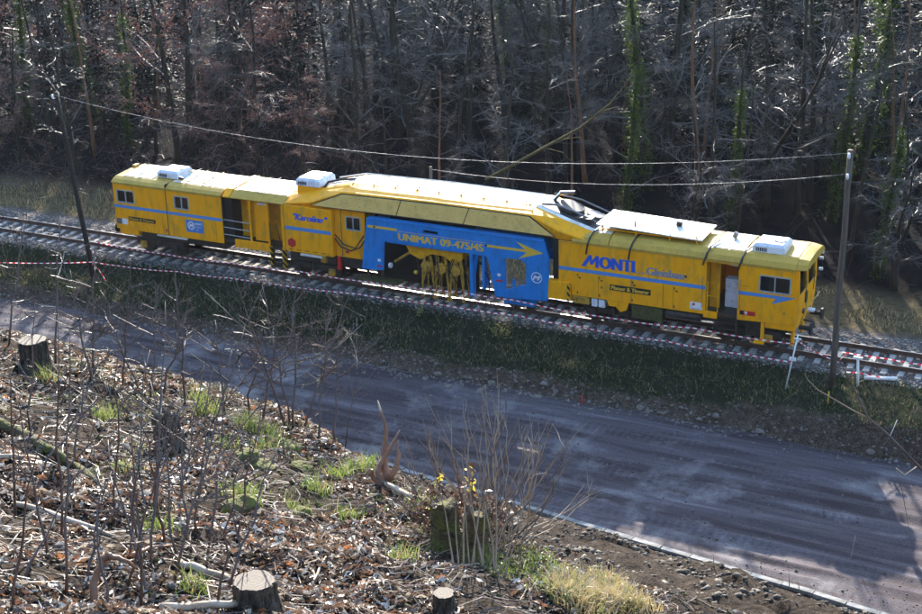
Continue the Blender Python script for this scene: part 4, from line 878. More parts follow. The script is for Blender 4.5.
for row, (y, n) in enumerate(((23, 22), (30, 22), (38, 17), (47, 19), (58, 20))):
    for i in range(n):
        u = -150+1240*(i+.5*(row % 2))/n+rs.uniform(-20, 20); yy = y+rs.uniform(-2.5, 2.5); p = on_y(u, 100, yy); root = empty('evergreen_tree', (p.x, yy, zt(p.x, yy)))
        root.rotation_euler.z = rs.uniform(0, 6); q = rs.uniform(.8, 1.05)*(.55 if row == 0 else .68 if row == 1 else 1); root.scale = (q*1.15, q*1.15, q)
        a, b = CON[k % 3]; k += 1; link('trunk', a, root); link('crown', b, root); tag(root, 'dark evergreen'+where(p.x, yy, 1)+(' added among bare trees for shade' if row < 2 else ''), 'tree', 'dark evergreens closing the wood')
for u, y in ((-25, 15), (18, 14), (60, 17), (108, 15), (150, 19), (240, 20)):  # small evergreens added so the left end of the road falls in shade
    p = on_y(u, 150, y); root = empty('evergreen_tree', (p.x, y, zt(p.x, y))); q = rs.uniform(.6, .7); root.scale = (q, q, q*1.1); a, b = CON[k % 3]; k += 1
    link('trunk', a, root); link('crown', b, root); tag(root, 'small added shade evergreen'+where(p.x, y, 1)+' among ivy trunks', 'tree', 'dark evergreens closing the wood')
# undergrowth: brush of thin twigs and dry grass verge
def twig_stuff(name, pts, lo, hi, rad, mats, seed, label, cat, up=.5):
    rs = random.Random(seed); mb = MB()
    for p in pts:
        L = rs.uniform(lo, hi); mb.tube(wander(p, (rs.uniform(-1, 1), rs.uniform(-1, 1), rs.uniform(.1, 1)*up*2), L, 3, .35, rs, -.08), [rad, rad*.8, rad*.65, rad*.4], 3, False, rs.randrange(len(mats)))
    o = mb.build(name, mats); kind(o, 'stuff'); tag(o, label, cat); return o
pts = []
for _ in range(6000):
    y = 5.5+rs.random()**1.4*22; u = rs.uniform(-40, 960)
    if u > 330 and rs.random() < .9: continue
    p = on_y(u, 150, y); pts.append((p.x, y, zt(p.x, y)))
twig_stuff('undergrowth', pts, .5, 1.9, .012, ['twigred', 'twig', 'twigred'], 3, 'tangled reddish undergrowth on the floor of the wood', 'undergrowth')
pts = []
for _ in range(2600):
    y = rs.uniform(6, 34); u = rs.uniform(-40, 420); p = on_y(u, 150, y); pts.append((p.x+rs.gauss(0, .2), y, zt(p.x, y)+.02))
Vv, Ff = leaves(pts, .07, rs); kind(tag(link('leaf_litter', raw_mesh('leaf_litter', Vv, Ff, ['russet', 'litter2'], np.random.randint(0, 2, len(Ff)))), 'fallen russet leaves on the floor of the wood', 'leaf litter'), 'stuff')

def blades(name, pts, hlo, hhi, w, mats, lean=.5, seed=1, wts=None, parent=None):
    d = np.random.RandomState(seed); p = np.asarray(pts, float); n = len(p); a = d.rand(n)*6.283; h = d.uniform(hlo, hhi, n)
    dirv = np.stack([np.cos(a), np.sin(a), np.zeros(n)], 1); b = d.rand(n)*6.283; sd_ = np.stack([np.cos(b), np.sin(b), np.zeros(n)], 1)*(w*d.uniform(.6, 1.3, n))[:, None]
    ln = (lean*d.uniform(.2, 1.2, n)*h)[:, None]; up = np.array([0, 0, 1.])
    mid = p+up*(h*.6)[:, None]+dirv*ln*.35; tip = p+up*(h*d.uniform(.75, 1, n))[:, None]+dirv*ln
    Vv = np.stack([p-sd_, p+sd_, mid+sd_*.7, mid-sd_*.7, tip], 1).reshape(-1, 3); i = np.arange(n)*5
    Ff = np.concatenate([np.stack([i, i+1, i+2], 1), np.stack([i, i+2, i+3], 1), np.stack([i+3, i+2, i+4], 1)])
    mi = d.choice(len(mats), n, p=wts); return link(name, raw_mesh(name, Vv, Ff, mats, np.tile(mi, 3)), parent)
pts = []
while len(pts) < 48000:
    x = rs.uniform(-32, 27); y = -1.8-3.7*rs.random()**.85
    if y < road_far(x)+.62+.35*nz(x, 1, 1.1, 44): continue
    if nz(x, y, .9, 40)+.5*nz(x, y, 2.6, 43) > .1 and rs.random() < .8: continue
    pts.append((x, y, zt(x, y)-.02))
kind(tag(blades('bank_grass', pts, .04, .19, .013, ['grass', 'straw', 'ivy', 'litter2'], 1.1, 3, [.66, .12, .12, .10]), 'dark rough grass on the bank between track and dirt road', 'grass'), 'stuff')
pts = []
while len(pts) < 9000:
    x = rs.uniform(-42, 26); y = rs.uniform(3.7, 7.0)
    if nz(x, y, .5, 41) < -.15: continue
    pts.append((x, y, zt(x, y)-.02))
kind(tag(blades('verge_grass', pts, .12, .42, .014, ['straw', 'grass'], .9, 4, [.85, .15]), 'dry straw coloured grass along the far side of the track', 'grass'), 'stuff')

pts = []
while len(pts) < 1300:
    x = rs.uniform(-26, 26); y = rs.uniform(-5.2, -2.3)
    if y > road_far(x)+.7: pts.append((x, y, zt(x, y)))
twig_stuff('dead_stalks', pts, .25, .9, .006, ['stem', 'straw', 'stempale'], 6, 'dead stalks and bramble shoots standing in the bank grass', 'stalks', 1.2)
# ------------------------------------------------------------------ poles, cables, tapes and stakes
def pole(name, base, top, rb, rt, m):
    root = empty(name, base); mb = MB(); n = 6
    mb.tube([Vector(base).lerp(Vector(top), k/n)+Vector((.02*math.sin(k*2), 0, -.3 if k == 0 else 0)) for k in range(n+1)], [lerp(rb, rt, k/n) for k in range(n+1)], 14)
    move_parent(mb.build('shaft', m, None, True), root); return root
bR = Vector((18.02, -2.95, zt(18.02, -2.95))); tR = on_y(851, 150, -2.95)
pr_ = pole('telegraph_pole', bR, tR, .125, .10, 'pole'); tag(pr_, 'weathered grey wooden cable pole beside the yellow cab end of the machine', 'pole')
bL = Vector((-16.35, -3.35, zt(-16.35, -3.35))); tL = on_y(56, 92, -3.35)
pL_ = pole('telegraph_pole', bL, tL, .125, .09, 'darkpole'); tag(pL_, 'dark leaning wooden cable pole with barrier tape tied round its foot', 'pole')
def insul(p, root):
    o = MB().tube([p, p+Vector((0, -.12, 0)), p+Vector((0, -.14, .05)), p+Vector((0, -.14, .2))], [.02, .02, .05, .045], 8).build('insulator', 'acwhite', None, True); move_parent(o, root)
aR1 = tR-Vector((0, 0, .25)); aR2 = tR-Vector((0, 0, 1.0)); aL1 = tL-Vector((0, 0, .25))
for p in (aR1, aR2): insul(p+Vector((0, -.12, 0)), pr_)
insul(aL1+Vector((0, -.12, 0)), pL_)
def cable(name, a, b, sag, label, r=.0042):
    pts = [Vector(a).lerp(Vector(b), k/24)-Vector((0, 0, sag*4*(k/24)*(1-k/24))) for k in range(25)]
    o = MB().tube(pts, r, 6).build(name, 'cable', None, True); tag(o, label, 'cable')
cable('overhead_cable', aL1+Vector((0, -.26, .2)), aR1+Vector((0, -.26, .2)), 1.45, 'upper pale cable sagging between the two wooden poles')
# second cable ends on a short post hidden by the machine
pb = Vector((-2.0, 3.6, zt(-2, 3.6))); pt = Vector((-2.0, 3.6, 4.35)); pp = pole('cable_post', pb, pt, .09, .07, 'pole'); tag(pp, 'short wooden post on the far side of the machine', 'post')
cable('overhead_cable', pt-Vector((0, .05, .1)), aR2+Vector((0, -.26, .2)), .55, 'lower pale cable running from the grey pole behind the machine', .0045)
def tape(pts, label, w=.045):
    mb = MB(); P = [Vector(q) for q in pts]; segs = []
    for a, b in zip(P, P[1:]):
        n = max(1, round((b-a).length/.15)); L = (b-a).length; sg = min(.05, .006*L*L)
        segs += [a.lerp(b, k/n)-Vector((0, 0, sg*4*(k/n)*(1-k/n))) for k in range(n)]
    segs.append(P[-1]); rs = random.Random(len(segs)); ph = rs.random()*6
    for i in range(len(segs)-1):
        a, b = segs[i], segs[i+1]; off = []
        for j in (i, i+1): t = .5+.9*noise.noise(Vector((j*.16, ph, 0))); off.append(Vector((0, math.sin(t)*w/2, math.cos(t)*w/2)))
        mb.add([a-off[0], b-off[1], b+off[1], a+off[0]], [(0, 1, 2, 3)], i % 2)
    o = mb.build('barrier_tape', ['tape_w', 'tape_r']); tag(o, label, 'tape'); return o
A = [(95, 242, -2.5), (165, 254, -2.4), (230, 263, -2.4), (300, 271.5, -2.4), (370, 282, -2.4), (426, 289, -2.4), (461, 292, -2.3), (513, 300, -2.3), (617, 319, -2.4), (693, 328, -2.4), (794, 344, -2.5)]
tA = [on_y(*q) for q in A]; tape(tA, 'upper red and white barrier tape along the foot of the machine')
Bp = [(-40, 263, -5.4), (0, 262.5, -5.0), (92, 262, -3.5), (120, 266, -3.3), (178, 271.5, -3.3), (230, 278, -3.3), (260, 282, -3.3), (358, 294, -3.3), (443, 305, -3.3), (477, 310.6, -3.3), (518, 315.5, -3.3), (580, 327, -3.3), (665, 341, -3.4), (749, 355, -3.4), (791, 362, -3.5)]
tB = [on_y(*q) for q in Bp]; tape(tB, 'lower red and white barrier tape strung along the grassy bank')
def stake(p_top, r, m, label, name='stake', cap=None, base=None):
    g = base or Vector((p_top.x, p_top.y, zt(p_top.x, p_top.y)-.1)); root = empty(name, g)
    move_parent(MB().tube([g, p_top], [r, r*.9], 8).build('shaft', m, None, True), root)
    tag(root, label, 'stake', cap); return root
SGp = 'thin stakes holding the barrier tape'
for q in (tA[1], tA[3], tA[5], tA[7], tA[9]): stake(q+Vector((0, .03, .05)), .015, 'rust', 'thin rusty stake carrying the upper barrier tape', cap=SGp)
for i in (4, 6, 7, 8, 10, 12): stake(tB[i]+Vector((0, .03, .05)), .018, 'darkpole', 'thin dark wooden stake carrying the lower barrier tape', cap='wooden stakes of the lower tape')
tape([tB[2]+Vector((.15, -.2, .75)), on_y(92, 250, -3.5), on_y(96, 258, -3.6), tB[2]+Vector((.18, -.2, 0)), on_y(99, 270, -3.7), on_y(103, 276, -3.8), on_y(106, 281, -3.9), on_y(105, 288, -4)], 'loose barrier tape knotted round the foot of the dark pole')
tape([on_y(475, 294, -2.6), on_y(477, 302, -2.9), on_y(480, 311, -3.2)], 'short piece of barrier tape linking upper and lower tapes below the blue frame')
rb = Vector((16.45, -3.55, zt(16.45, -3.55)-.1)); rt = on_y(798, 335, -3.55); rod = stake(rt, .03, 'white', 'tall white survey rod standing in front of the machine buffer', 'survey_rod', base=rb)
mid = rb.lerp(rt, .58); move_parent(MB().box(mid.x-.12, mid.x+.12, mid.y-.04, mid.y+.04, mid.z-.06, mid.z+.06).build('target_plate', 'white'), rod); move_parent(MB().box(rt.x-.13, rt.x+.13, rt.y-.03, rt.y+.03, rt.z-.18, rt.z-.13).build('crossbar', 'white'), rod)
wp_b, _ = ground_px(858, 387); wp = stake(on_y(858, 359, wp_b.y), .05, 'white', 'short white square post beside the pole with red tape', 'marker_post', base=wp_b-Vector((0, 0, .1)))
tp = on_y(858, 359, wp_b.y); move_parent(MB().box(tp.x-.16, tp.x+.16, tp.y-.05, tp.y+.05, tp.z, tp.z+.08).build('post_head', 'white'), wp)
pa, _ = ground_px(864, 380); pb2, _ = ground_px(897, 381); up = Vector((0, 0, .09))
o = MB().tube([pa+up, pb2+up], .075, 14).build('white_pipe', 'white', None, True); tag(o, 'white plastic pipe lying on the grass beside the marker post', 'pipe')
tR_ = [rt-Vector((0, .04, .2)), on_y(815, 352, -2.3), on_y(838, 362, -2.3), on_y(846, 353, -2.2)]
tape(tR_, 'slack barrier tape between the survey rod and the grey pole')
tape([on_y(842, 352, -2.6), on_y(868, 356, -1.9), on_y(888, 359, -1.6), on_y(930, 366, -1.6), on_y(970, 372, -1.7)], 'barrier tape running along the open track beyond the grey pole')
tape([on_y(846, 372, -2.9), on_y(860, 373, -2.7), on_y(884, 378, -2.6)], 'short barrier tape lying between the pole and the white pipe')
for (u, v, h_, m, lb) in [(828, 404, .5, 'yellowleaf', 'small yellow survey peg on the bank below the survey rod'), (693, 345, .55, 'red', 'small red and white peg at the edge of the ballast below the machine'), (582, 405, .4, 'red', 'small red peg standing at the foot of the stony cut')]:
    g, t = ground_px(u, v); stake(g+Vector((0, 0, h_)), .03, m, lb, 'survey_peg', base=g-Vector((0, 0, .1)))

# ------------------------------------------------------------------ near hillside
def gp(u, v): return ground_px(u, v, 6, 45)
# litter of dead leaves, twigs and clods
def hill_pts(n, seed, smax=30, clump=0, smin=7):
    rs = random.Random(seed); out = []
    while len(out) < n:
        s = smin+(smax-smin)*rs.random()**1.15; r = rs.uniform(-1, 1)*(.34*s+.8)
        if s > pl(r, CREST)+5: continue
        x = CAM.x+SD.x*s+RD.x*r; y = CAM.y+SD.y*s+RD.y*r
        if clump and nz(x, y, clump, seed)+.7*nz(x, y, clump*3.1, seed+1) < rs.uniform(-.35, .35)+.18*sstep(11, 20, s): continue
        out.append((x, y, zt(x, y)+rs.uniform(0, .03), s, r))
    return out
hp = hill_pts(110000, 2, clump=.8); p3 = [(a, b, c) for a, b, c, _, _ in hp]
def litter(name, pts, size, mats, wts, seed):
    d = np.random.RandomState(seed); n = len(pts); p = np.asarray(pts); az = d.rand(n)*6.283
    nrm = np.stack([d.normal(0, .85, n)-.1, d.normal(0, .85, n)+.28, np.ones(n)], 1); nrm /= np.linalg.norm(nrm, axis=1)[:, None]
    a = np.stack([np.cos(az), np.sin(az), np.zeros(n)], 1); a -= nrm*(a*nrm).sum(1)[:, None]; a /= np.linalg.norm(a, axis=1)[:, None]; b = np.cross(nrm, a)
    L = (size*(.45+1.5*d.rand(n)**2.2))[:, None]; w = L*d.uniform(.22, .6, n)[:, None]; cup = L*d.uniform(-.2, .75, n)[:, None]
    p = p+nrm*.012
    Vv = np.stack([p-a*L+nrm*cup*.6, p-b*w+nrm*cup, p+b*w+nrm*cup, p+a*L+nrm*cup*.4, p-a*L*.1], 1).reshape(-1, 3); i = np.arange(n)*5
    Ff = np.concatenate([np.stack([i, i+1, i+4], 1), np.stack([i, i+4, i+2], 1), np.stack([i+4, i+1, i+3], 1), np.stack([i+4, i+3, i+2], 1)])
    mi = d.choice(len(mats), n, p=wts); return link(name, raw_mesh(name, Vv, Ff, mats, np.tile(mi, 4)))
left = [q[:3] for q in hp if q[4] < -.5-.03*q[3] or q[3] < 12.5]; rest = [q[:3] for q in hp if not (q[4] < -.5-.03*q[3] or q[3] < 12.5)]
kind(tag(litter('dead_leaves', left, .036, ['litter1', 'litter2', 'litter3', 'litter4'], [.17, .62, .07, .14], 3), 'brown and russet dead leaves covering the near hillside', 'leaf litter'), 'stuff')
kind(tag(litter('dry_debris', rest, .028, ['litter1', 'litter2', 'litter4'], [.22, .62, .16], 4), 'pale dry debris and leaf scraps towards the brow of the hillside', 'debris'), 'stuff')
hp2 = hill_pts(7000, 5); mb = MB(); rs = random.Random(8)
for x, y, z, s, r in hp2:
    L = rs.uniform(.08, .5); a = rs.uniform(0, 6.28); dx, dy = math.cos(a)*L/2, math.sin(a)*L/2; k = rs.gauss(0, .03)
    mb.tube([(x-dx, y-dy, zt(x-dx, y-dy)+.02), (x+k, y+k, z+.02), (x+dx, y+dy, zt(x+dx, y+dy)+.015+rs.uniform(0, .06))], [.007, .006, .003], 3, False, rs.choice((0, 0, 1, 2)))
kind(tag(mb.build('twig_litter', ['stem', 'deadwood', 'twig']), 'fallen twigs strewn over the near hillside', 'twigs'), 'stuff')
mg = []
for x, y, z, s_, r_ in hill_pts(60000, 31):
    if 14 < s_ and -7.5 < r_ < 1 and nz(x, y, .7, 33)+.6*nz(x, y, 2.2, 34) > .18: mg.append((x, y, z-.02))
kind(tag(blades('short_grass', mg, .03, .10, .006, ['fresh', 'mossy', 'straw'], 1.0, 31, [.35, .45, .20]), 'short mossy grass patches near the brow of the hillside', 'grass'), 'stuff')
hp3 = hill_pts(3500, 9); kind(tag(scatter_rocks('soil_clods', [q[:3] for q in hp3], np.random.uniform(.012, .05, len(hp3)), ['stumpbark', 'moss', 'stumpbark'], 11), 'dark crumbly clods of soil on the near hillside', 'soil'), 'stuff')
# rough ridged soil on the lower slope: clods in lines
pts = []; sz = []
for _ in range(16000):
    x = rs.uniform(2, 34); d = rs.uniform(.5, 15)**1.0; y = kerb_y(x)-d
    if nz(x*.35+y*.6, y*1.2-x*.3, .8, 50) < -.05: continue
    pts.append((x, y, zt(x, y)+.01)); sz.append(.025+.11*rs.random()**2.5)
kind(tag(scatter_rocks('slope_clods', pts, np.array(sz), ['clod', 'clod', 'clod2', 'clod'], 13, .6), 'dark ridged soil on the lower slope above the concrete edging', 'soil'), 'stuff')

def stump(u, v, r, h, label, jag=0, lean=(0, 0), flare=1.6, moss=False):
    g, t = gp(u, v); root = empty('tree_stump', g); rs = random.Random(u*7+v); n = 44
    secs = []; ph = rs.random()*9
    def ring(k, f): return r*f*(1+.09*noise.noise(Vector((math.cos(k*6.283/n)*1.6, math.sin(k*6.283/n)*1.6, ph)))+.10*noise.noise(Vector((k*.62, f*.6, ph)))+.05*noise.noise(Vector((k*1.7, f*2, ph))))
    for zf, f in ((-.25, flare*1.1), (0, flare), (.18, 1.15), (.4, 1.05), (.6, 1.0), (.8, 1.02), (1, 1)):
        loop = []
        for k in range(n):
            a = k*6.283/n; rr = ring(k, f)
            if zf < .3: rr *= 1+.16*max(0, math.sin(a*4+ph))*(.3-zf)/.3
            top = jag*noise.noise(Vector((math.cos(a)*1.3, math.sin(a)*1.3, ph+3)))+jag*.5*noise.noise(Vector((k*.7, 1, ph))) if zf == 1 else 0
            loop.append((g.x+rr*math.cos(a)+lean[0]*h*zf, g.y+rr*math.sin(a)+lean[1]*h*zf, g.z+h*zf+top))
        secs.append(loop)
    mb = MB()
    for i in range(len(secs)-1):
        pass
    mb.loft(secs); bk = mb.build('bark', 'moss' if moss else 'stumpbark'); move_parent(bk, root)
    top = secs[-1]; c = Vector((sum(p[0] for p in top)/n, sum(p[1] for p in top)/n, sum(p[2] for p in top)/n-jag*.3))
    cf = MB().add([(lerp(c.x, p[0], .94)-c.x, lerp(c.y, p[1], .94)-c.y, lerp(c.z, p[2], .97)+.006-c.z) for p in top]+[(0, 0, .006-jag*.2)], [(k, (k+1) % n, n) for k in range(n)])
    o = cf.build('cut_face', 'rings'); o.location = c; move_parent(o, root); tag(root, label, 'stump'); return root
stump(36, 372, .215, .52, 'tall bark covered stump with pale sawn top at the brow of the slope', flare=1.4)
stump(172, 452, .16, .50, 'dark jagged broken stump among saplings on the hillside', jag=.16, lean=(-.12, .0))
stump(256, 606, .175, .24, 'wide low stump with ringed sawn top among dead leaves', flare=1.2)
stump(444, 612, .10, .20, 'small sawn stem stub just below the suckering bush', flare=1.1)
stump(448, 552, .15, .55, 'mossy split stump with slanting pale cut beside the yellow leaves', jag=.10, lean=(-.12, .1), moss=True)
stump(474, 556, .13, .50, 'narrow mossy stump half of the split pair under the bush', jag=.12, lean=(.05, .1), moss=True)
stump(512, 535, .20, .42, 'dark stump grown round by the suckering bush', jag=.06)

def dead(name, pix, rads, m, label, cat='branch', lift=.03, ts=None):
    P = []
    for i, (u, v) in enumerate(pix):
        if ts: P.append(at_t(u, v, ts[i]))
        else: g, t = gp(u, v); P.append(g+Vector((0, 0, rads[i]*.6+lift)))
    Q = [P[0]]
    for a, b in zip(P, P[1:]):
        for k in (1, 2, 3): Q.append(a.lerp(b, k/3)+Vector((random.uniform(-1, 1), random.uniform(-1, 1), random.uniform(-.5, 1)))*min(.03, rads[0]*.5)*(0 if k == 3 else 1))
    rr = []
    for a, b in zip(rads, rads[1:]): rr += [lerp(a, b, k/3) for k in range(3)]
    rr.append(rads[-1]); o = MB().tube(Q, rr, 9).build(name, m, None, True); tag(o, label, cat); return o
dead('fallen_branch', [(-12, 424), (20, 438), (55, 458), (78, 472), (98, 488)], [.07, .065, .06, .05, .03], 'moss', 'mossy fallen branch lying on the left of the hillside')
dead('fallen_branch', [(-10, 462), (15, 460), (38, 461)], [.03, .03, .02], 'deadwood', 'short bleached stick lying below the mossy branch')
dead('fallen_branch', [(15, 508), (50, 518), (85, 530), (118, 541)], [.03, .035, .03, .015], 'deadwood', 'long bleached branch lying above the hooked red root')
dead('fallen_branch', [(180, 568), (200, 574), (225, 582), (250, 590)], [.035, .04, .035, .03], 'deadwood', 'pale broken branch beside the wide low stump')
dead('fallen_branch', [(160, 612), (200, 611), (240, 608), (285, 612)], [.03, .035, .03, .02], 'deadwood', 'bleached branch in front of the wide low stump')
dead('fallen_branch', [(312, 590), (320, 570), (326, 560)], [.012, .012, .008], 'deadwood', 'thin bleached twig standing out of the dead leaves')
dead('fallen_branch', [(384, 486), (402, 496), (420, 503), (436, 505)], [.03, .035, .03, .02], 'deadwood', 'pale branch lying between the dead root and the split stumps')
dead('fallen_branch', [(130, 560), (150, 552), (170, 549)], [.02, .02, .012], 'redwood', 'thin reddish stick lying above the leaves')
g, t = gp(96, 608); o = dead('hooked_root', [(92, 612), (94, 590), (97, 572), (103, 558), (111, 556), (122, 560), (137, 568)], [.035, .034, .03, .034, .026, .02, .01], 'redwood', 'hooked reddish root arching out of the dead leaves', 'root', ts=[t, t, t, t, t-.05, t-.1, t-.1])
# upright dead root/branch at the brow
g, t = gp(388, 487); root = empty('dead_snag', g)
for pix, rd in (([(386, 488), (385, 470), (384, 452), (386, 432), (381, 412), (378, 401)], [.06, .045, .035, .028, .014, .005]), ([(384, 487), (378, 474), (382, 462), (388, 452), (400, 430)], [.055, .04, .035, .025, .006]), ([(388, 480), (396, 468), (399, 455), (398, 440)], [.05, .04, .03, .01]), ([(384, 484), (374, 478), (372, 470)], [.05, .04, .02])):
    P = [at_t(u, v, t+random.uniform(-.05, .05)) for u, v in pix]; Q = [P[0]]; rr = [rd[0]]
    for i in range(len(P)-1): Q += [P[i].lerp(P[i+1], .5)+Vector((random.gauss(0, .01), random.gauss(0, .01), 0)), P[i+1]]; rr += [(rd[i]+rd[i+1])/2, rd[i+1]]
    move_parent(MB().tube(Q, rr, 8).build('branch', 'redwood', None, True), root)
move_parent(MB().tube([at_t(381.5, 414, t), at_t(379.5, 407, t), at_t(377.5, 400, t)], [.018, .014, .004], 8).build('bleached_tip', 'deadwood', None, True), root)
tag(root, 'upright twisted dead snag with bleached tip at the brow', 'dead wood')

# saplings: base pixel, tip pixel, branches
NEAR = [(36, 373, 'the tall stump at the brow'), (172, 452, 'the jagged broken stump'), (256, 608, 'the wide low stump'), (100, 580, 'the hooked red root'), (50, 455, 'the mossy fallen branch'), (70, 522, 'the long bleached branch'), (460, 550, 'the split stumps'), (388, 480, 'the twisted dead snag'), (280, 455, 'the mossy hummocks')]
def beside(u, v): return ' beside '+min(NEAR, key=lambda q: (q[0]-u)**2+(q[1]-v)**2)[2]
def posture(b, t):
    d = (t[0]-b[0])/max(1, b[1]-t[1]); return 'upright ' if abs(d) < .1 else 'slanting ' if abs(d) < .35 else 'strongly leaning '
def sapling(b, tip, nb, rad, m, label, group, seed, spread=1.0, brlen=.5):
    rs = random.Random(seed); g, t = gp(*b); top = at_t(tip[0], tip[1], t+rs.uniform(-.6, .6)); root = empty('sapling', g)
    n = 7; P = [Vector(g).lerp(top, k/n)+Vector((rs.gauss(0, .02), rs.gauss(0, .02), 0))*(0 if k in (0, n) else 1) for k in range(n+1)]; P[0] = P[0]-Vector((0, 0, .08))
    move_parent(MB().tube(P, [rad*(1-.75*k/n) for k in range(n+1)], 6).build('stem', m, None, True), root)
    H = (top-g).length
    for k in range(nb):
        f = rs.uniform(.25, .92); i = int(f*n); q = P[i].lerp(P[i+1], f*n-i); a = rs.uniform(0, 6.28); L = H*brlen*(1.15-f)*rs.uniform(.5, 1.2)
        br = wander(q, (math.cos(a)*spread, math.sin(a)*spread, rs.uniform(.1, .9)), L, 5, .16, rs, .05); mb = MB().tube(br, [rad*.45*(1-.7*j/5)+.0015 for j in range(6)], 4)
        for j in range(1, 5):
            tw = wander(br[j], (br[j]-br[j-1]).normalized()+Vector((rs.uniform(-.9, .9), rs.uniform(-.9, .9), rs.uniform(-.2, .6))), L*rs.uniform(.15, .4), 3, .2, rs); mb.tube(tw, [.005, .0045, .004, .002], 3, False)
            for e in tw[1:]: mb.tube([e, e+Vector((0, 0, .018))], [.006, .002], 4)
        move_parent(mb.build('branch', rs.choice((m, 'twig' if rs.random() < .6 else m)), None), root)
    tag(root, posture(b, tip)+label+beside(*b), 'sapling', group); return root
L1 = 'thin reddish bare sapling'; G1 = 'bare saplings on the left hillside'
L2 = 'branching bare sapling against the road'; G2 = 'bare saplings along the brow'
k = 0
for b, tp_, nb in [((65, 600), (70, 330), 4), ((12, 610), (40, 440), 2), ((150, 575), (165, 300), 5), ((128, 560), (150, 350), 4), ((170, 585), (245, 325), 5), ((205, 560), (232, 350), 3), ((115, 520), (118, 330), 3), ((158, 520), (152, 370), 4), ((60, 540), (58, 320), 3), ((20, 580), (75, 480), 2), ((40, 470), (95, 400), 2), ((30, 430), (35, 300), 3), ((140, 610), (132, 430), 3), ((215, 608), (240, 430), 3), ((105, 610), (96, 470), 2), ((186, 535), (180, 405), 4), ((235, 540), (262, 400), 3), ((85, 585), (112, 470), 3), ((180, 560), (150, 380), 4), ((195, 540), (212, 370), 4), ((165, 545), (140, 400), 4), ((48, 560), (20, 400), 3), ((122, 590), (172, 420), 3), ((225, 590), (280, 440), 3), ((148, 600), (108, 440), 3), ((75, 470), (85, 330), 4), ((15, 520), (8, 360), 3), ((178, 505), (205, 360), 5)]:
    k += 1; sapling(b, tp_, nb+1, .015, 'stem', L1, G1, 100+k)
for b, tp_, nb in [((94, 376), (92, 250), 9), ((92, 380), (70, 270), 6), ((8, 345), (28, 200), 7), ((122, 388), (130, 260), 8), ((150, 398), (158, 285), 9), ((160, 400), (190, 300), 8), ((185, 405), (175, 270), 7), ((290, 425), (262, 285), 10), ((292, 428), (298, 270), 9), ((302, 430), (352, 290), 10), ((285, 424), (232, 270), 8), ((318, 438), (330, 310), 8), ((335, 445), (338, 330), 7), ((345, 447), (370, 290), 9), ((55, 365), (60, 215), 7), ((225, 415), (215, 320), 8), ((248, 420), (262, 330), 7), ((140, 394), (100, 290), 8), ((262, 420), (282, 300), 8)]:
    k += 1; sapling(b, tp_, nb+3, .020, 'stem', L2, G2, 200+k, 1.2, .6)
# suckering bush in the middle
rs = random.Random(77); g, t = gp(492, 545); bush = empty('bush', g)
for i in range(54):
    b = (rs.gauss(488, 20), 545+rs.uniform(-6, 14)); a = (i/53-.5); tip = (490+a*190+rs.gauss(0, 14), 372+abs(a)*150+rs.uniform(0, 45)); tt = t+rs.uniform(-.5, .5)
    B0 = at_t(*b, tt); T0 = at_t(*tip, tt+rs.uniform(-.6, .6)); n = 7; crv = a*.45+rs.gauss(0, .05)
    P = [B0.lerp(T0, q/n)+Vector((cR.x*crv, cR.y*crv, 0))*math.sin(math.pi*q/n)*.8+Vector((rs.gauss(0, .022), rs.gauss(0, .022), 0)) for q in range(n+1)]
    st = MB().tube(P, [.0085*(1-.8*q/n)+.001 for q in range(n+1)], 5)
    for q in range(2, n):
        if rs.random() < .75: w = wander(P[q], (P[q]-P[q-1]).normalized()+Vector((rs.uniform(-.7, .7), rs.uniform(-.7, .7), .2)), rs.uniform(.15, .5), 3, .22, rs); st.tube(w, [.0045, .004, .003, .0015], 3, False)
    move_parent(st.build('stem', rs.choice(('stempale', 'stempale', 'stem')), None), bush)
for i in range(14):
    b = (rs.uniform(462, 505), 614+rs.uniform(-10, 6)); tip = (b[0]+rs.gauss(0, 22), rs.uniform(440, 520)); tt = t-1.6; B0 = at_t(*b, tt); T0 = at_t(*tip, tt)
    move_parent(MB().tube([B0.lerp(T0, q/4)+Vector((rs.gauss(0, .012), 0, 0)) for q in range(5)], [.013, .011, .009, .006, .003], 5).build('stem', 'stempale', None), bush)
tag(bush, 'bushy clump of pale upright shoots around the stumps', 'bush')
# yellow leafed bramble on the split stumps
g, t = gp(450, 545); br = empty('bramble', g); mb = MB(); lp_ = []; yl = []
for i in range(26):
    b = at_t(rs.uniform(425, 500), rs.uniform(515, 540), t+rs.uniform(-.3, .3)); w = wander(b, (rs.uniform(-.6, .6), rs.uniform(-.6, .6), 1), rs.uniform(.25, .7), 4, .3, rs, -.05); mb.tube(w, [.006, .005, .004, .003, .002], 4, False); lp_ += [tuple(q+Vector((rs.gauss(0, .03), rs.gauss(0, .03), rs.gauss(0, .03)))) for q in w[1:] for _ in range(5)]
for u, v in ((467, 471), (465, 480), (470, 484), (440, 480), (434, 482), (436, 508), (470, 490), (430, 506), (445, 478)): yl += [tuple(at_t(u+rs.gauss(0, 2.5), v+rs.gauss(0, 2), t+rs.uniform(-.2, .2))) for _ in range(3)]
for u, v in ((467, 478), (440, 482), (433, 507)): w0 = at_t(u, v, t); mb.tube([Vector(w0), at_t(u-3, 520, t)], [.003, .005], 4, False)
move_parent(mb.build('stems', 'stem'), br); Vv, Ff = leaves(lp_, .04, rs); move_parent(link('dead_leaves', raw_mesh('dead_leaves', Vv, Ff, ['litter2', 'redwood'], np.random.randint(0, 2, len(Ff)))), br)
Vv, Ff = leaves(yl, .04, rs); move_parent(link('yellow_leaves', raw_mesh('yellow_leaves', Vv, Ff, ['yellowleaf'])), br)
tag(br, 'bramble with a few bright yellow leaves growing over the split stumps', 'bramble')
